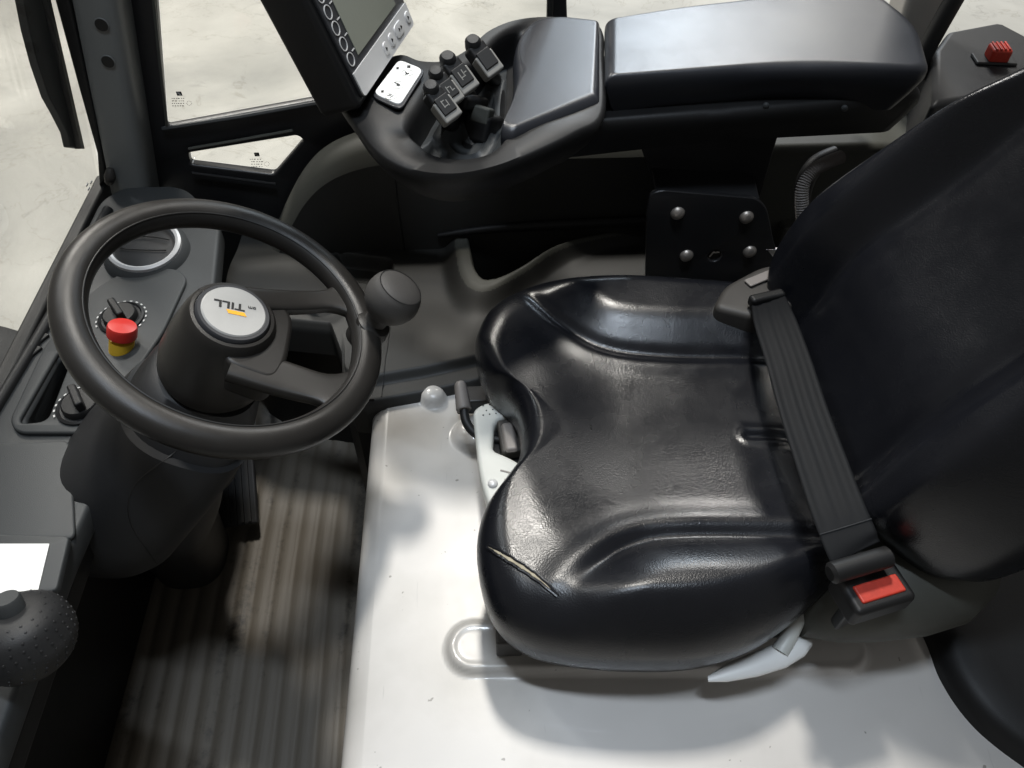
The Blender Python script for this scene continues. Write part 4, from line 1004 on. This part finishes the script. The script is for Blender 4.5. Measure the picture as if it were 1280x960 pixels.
# stitching seam across the webbing
i0 = int(len(cpt)*.80)
obj('stitch_seam', *tube([V(wv[i0*nW+j])+V((0, 0, .0012)) for j in range(nW)], .0006, 5, 1), M_['plastic'], o)
tq = P(1075, 706, z=.548); e = (P(1112, 694, z=.548)-P(1038, 716, z=.548)).normalized(); f_ = V((0, 0, 1)).cross(e)
R3 = Matrix((e, f_, V((0, 0, 1)))).transposed()
obj('tongue', *tube([tq-e*.033, tq-e*.03, tq+e*.03, tq+e*.033], [.007, .0105, .0105, .007], 14, 1, smooth=False), M_['plastic_dk'], t)
bq = P(1092, 732, z=.522)
t = thing('belt_buckle', 'black belt buckle with worn red release button', 'buckle', bq-V((0, 0, .07)))
obj('housing', *boxg(bq+V((.0, -.002, -.010)), (.066, .044, .030), R3), M_['plastic_dk'], t, bevel=.006)
obj('release_button', *boxg(bq-f_*.006+V((0, 0, .005)), (.048, .0185, .0045), R3), M_['redworn'], t, bevel=.002)
obj('stalk', *boxg(bq+V((0, 0, -.055)), (.03, .012, .06), R3), M_['metal_blk'], t, bevel=.002)
rq = P(945, 368, z=.53)
t = thing('belt_reel', 'dusty brown belt reel housing beside the armrest bracket', 'belt reel', rq-V((0, 0, .06)))
rl = rnd(pxz([(890, 386), (905, 358), (950, 334), (985, 328), (1010, 340), (1008, 375), (950, 400)], .53), .015, 5)
plate('reel_case', rl, [], .07, MZ(.498), M_['beige'], t, bev=.008)
obj('label_window', *boxg(P(950, 348, z=.536), (.042, .014, .003), Matrix.Rotation(.45, 3, 'Z')), M_['midgrey'], t, bevel=.002)
obj('belt_guide', *boxg(P(958, 373, z=.545), (.048, .014, .016), Matrix.Rotation(.25, 3, 'Z')), M_['plastic_dk'], t, bevel=.005)

# weight-adjust handle at the front of the seat
WZ = .405
t = thing('seat_adjuster', 'pale grey adjuster handle with dark rocker under the cushion front', 'seat adjuster', P(610, 560, z=.36))
ad_ = pxz([(590, 512), (606, 502), (640, 500), (690, 520), (690, 640), (640, 655), (618, 650), (600, 600), (594, 545)], WZ)
ho_ = pxz([(618, 530), (626, 522), (660, 518), (660, 585), (640, 572), (616, 562)], WZ)
plate('handle', rnd(ad_, [.015, .012, .02, .01, .01, .03, .03, .05, .03], 6), [rnd(ho_, [.006, .008, .002, .002, .02, .006], 4)], .030, MZ(WZ-.015), M_['ltgrey'], t, bev=.006)
plate('handle_well', rnd([(a, b) for a, b in ho_], .004, 4), [], .004, MZ(WZ-.022), M_['plastic_dk'], t)
obj('rocker_seat', *boxg(P(640, 548, z=WZ-.008), (.034, .054, .018), Matrix.Rotation(.1, 3, 'Z')), M_['beige'], t, bevel=.004)
obj('rocker', *boxg(P(637, 547, z=WZ+.002), (.017, .046, .010), Matrix.Rotation(.1, 3, 'Z')), M_['midgrey'], t, bevel=.005)
obj('rivet', *lathe([(.0065, 0), (.0062, .002), (.004, .004), (.0001, .0048)], P(616, 605, z=WZ), (0, 0, 1), 20), M_['silver'], t)
for k_, (a, b) in enumerate((a_, b_) for b_ in (507, 513, 519) for a_ in (604, 612, 620, 628)):
    obj('dot', *lathe([(.0012, 0), (.001, .0004), (.0001, .0005)], P(a+(4 if (k_//4) % 2 else 0), b-(k_ % 4)*1.2, z=WZ), (0, 0, 1), 8), M_['plastic'], t)
for (a, b, w_, h_, r_) in ((634, 590, .018, .0022, -.35), (638, 597, .0022, .009, -.1), (634, 602, .008, .007, -.15)):
    obj('seat_symbol', *boxg(P(a, b, z=WZ+.0004), (w_, h_, .0008), Matrix.Rotation(r_, 3, 'Z')), M_['midgrey'], t, smooth=False)
obj('symbol_fill', *boxg(P(634, 602, z=WZ+.0009), (.0058, .0048, .0008), Matrix.Rotation(-.15, 3, 'Z')), M_['white'], t, smooth=False)
# small lever beside it
t = thing('slide_lever', 'small grey grip on a bent black rod above the hood dome', 'lever', P(596, 552, z=.35))
l0 = P(575, 478, z=.415); l1_ = P(580, 513, z=.405); l2 = P(584, 530, z=.398); l3 = P(600, 545, z=.39); l4 = P(640, 552, z=.385)
obj('rod', *tube([l1_, l2, l3, l4], .0062, 12), M_['ink'], t)
obj('grip', *tube([l0, l0.lerp(l1_, .12), l0.lerp(l1_, .5), l1_.lerp(l0, .06), l1_], [.006, .0085, .0095, .0105, .0095], 8, 3), M_['midgrey'], t, angle=50)
# recline lever
t = thing('recline_lever', 'light grey paddle lever at the near edge of the seat', 'lever', P(990, 800, z=.36))
rs = []
for u, (px, py, wd_) in enumerate(((884, 849, .003), (905, 842, .009), (940, 831, .013), (975, 819, .014), (1000, 808, .011), (1013, 803, .004))):
    q = P(px, py, z=.385); rs.append([q+V((.2*wd_, wd_*math.cos(th), wd_*.55*math.sin(th))) for th in np.linspace(0, 2*math.pi, 18, endpoint=False)])
obj('paddle', *loft(rs), M_['white'], t, angle=60)
obj('stem', *tube([P(975, 815, z=.388), P(986, 796, z=.395), P(996, 778, z=.405), P(1006, 765, z=.41)], [.010, .009, .008, .008], 12), M_['ltgrey'], t)

for o in list(bpy.data.objects):
    if '_o' in o.keys(): del o['_o']
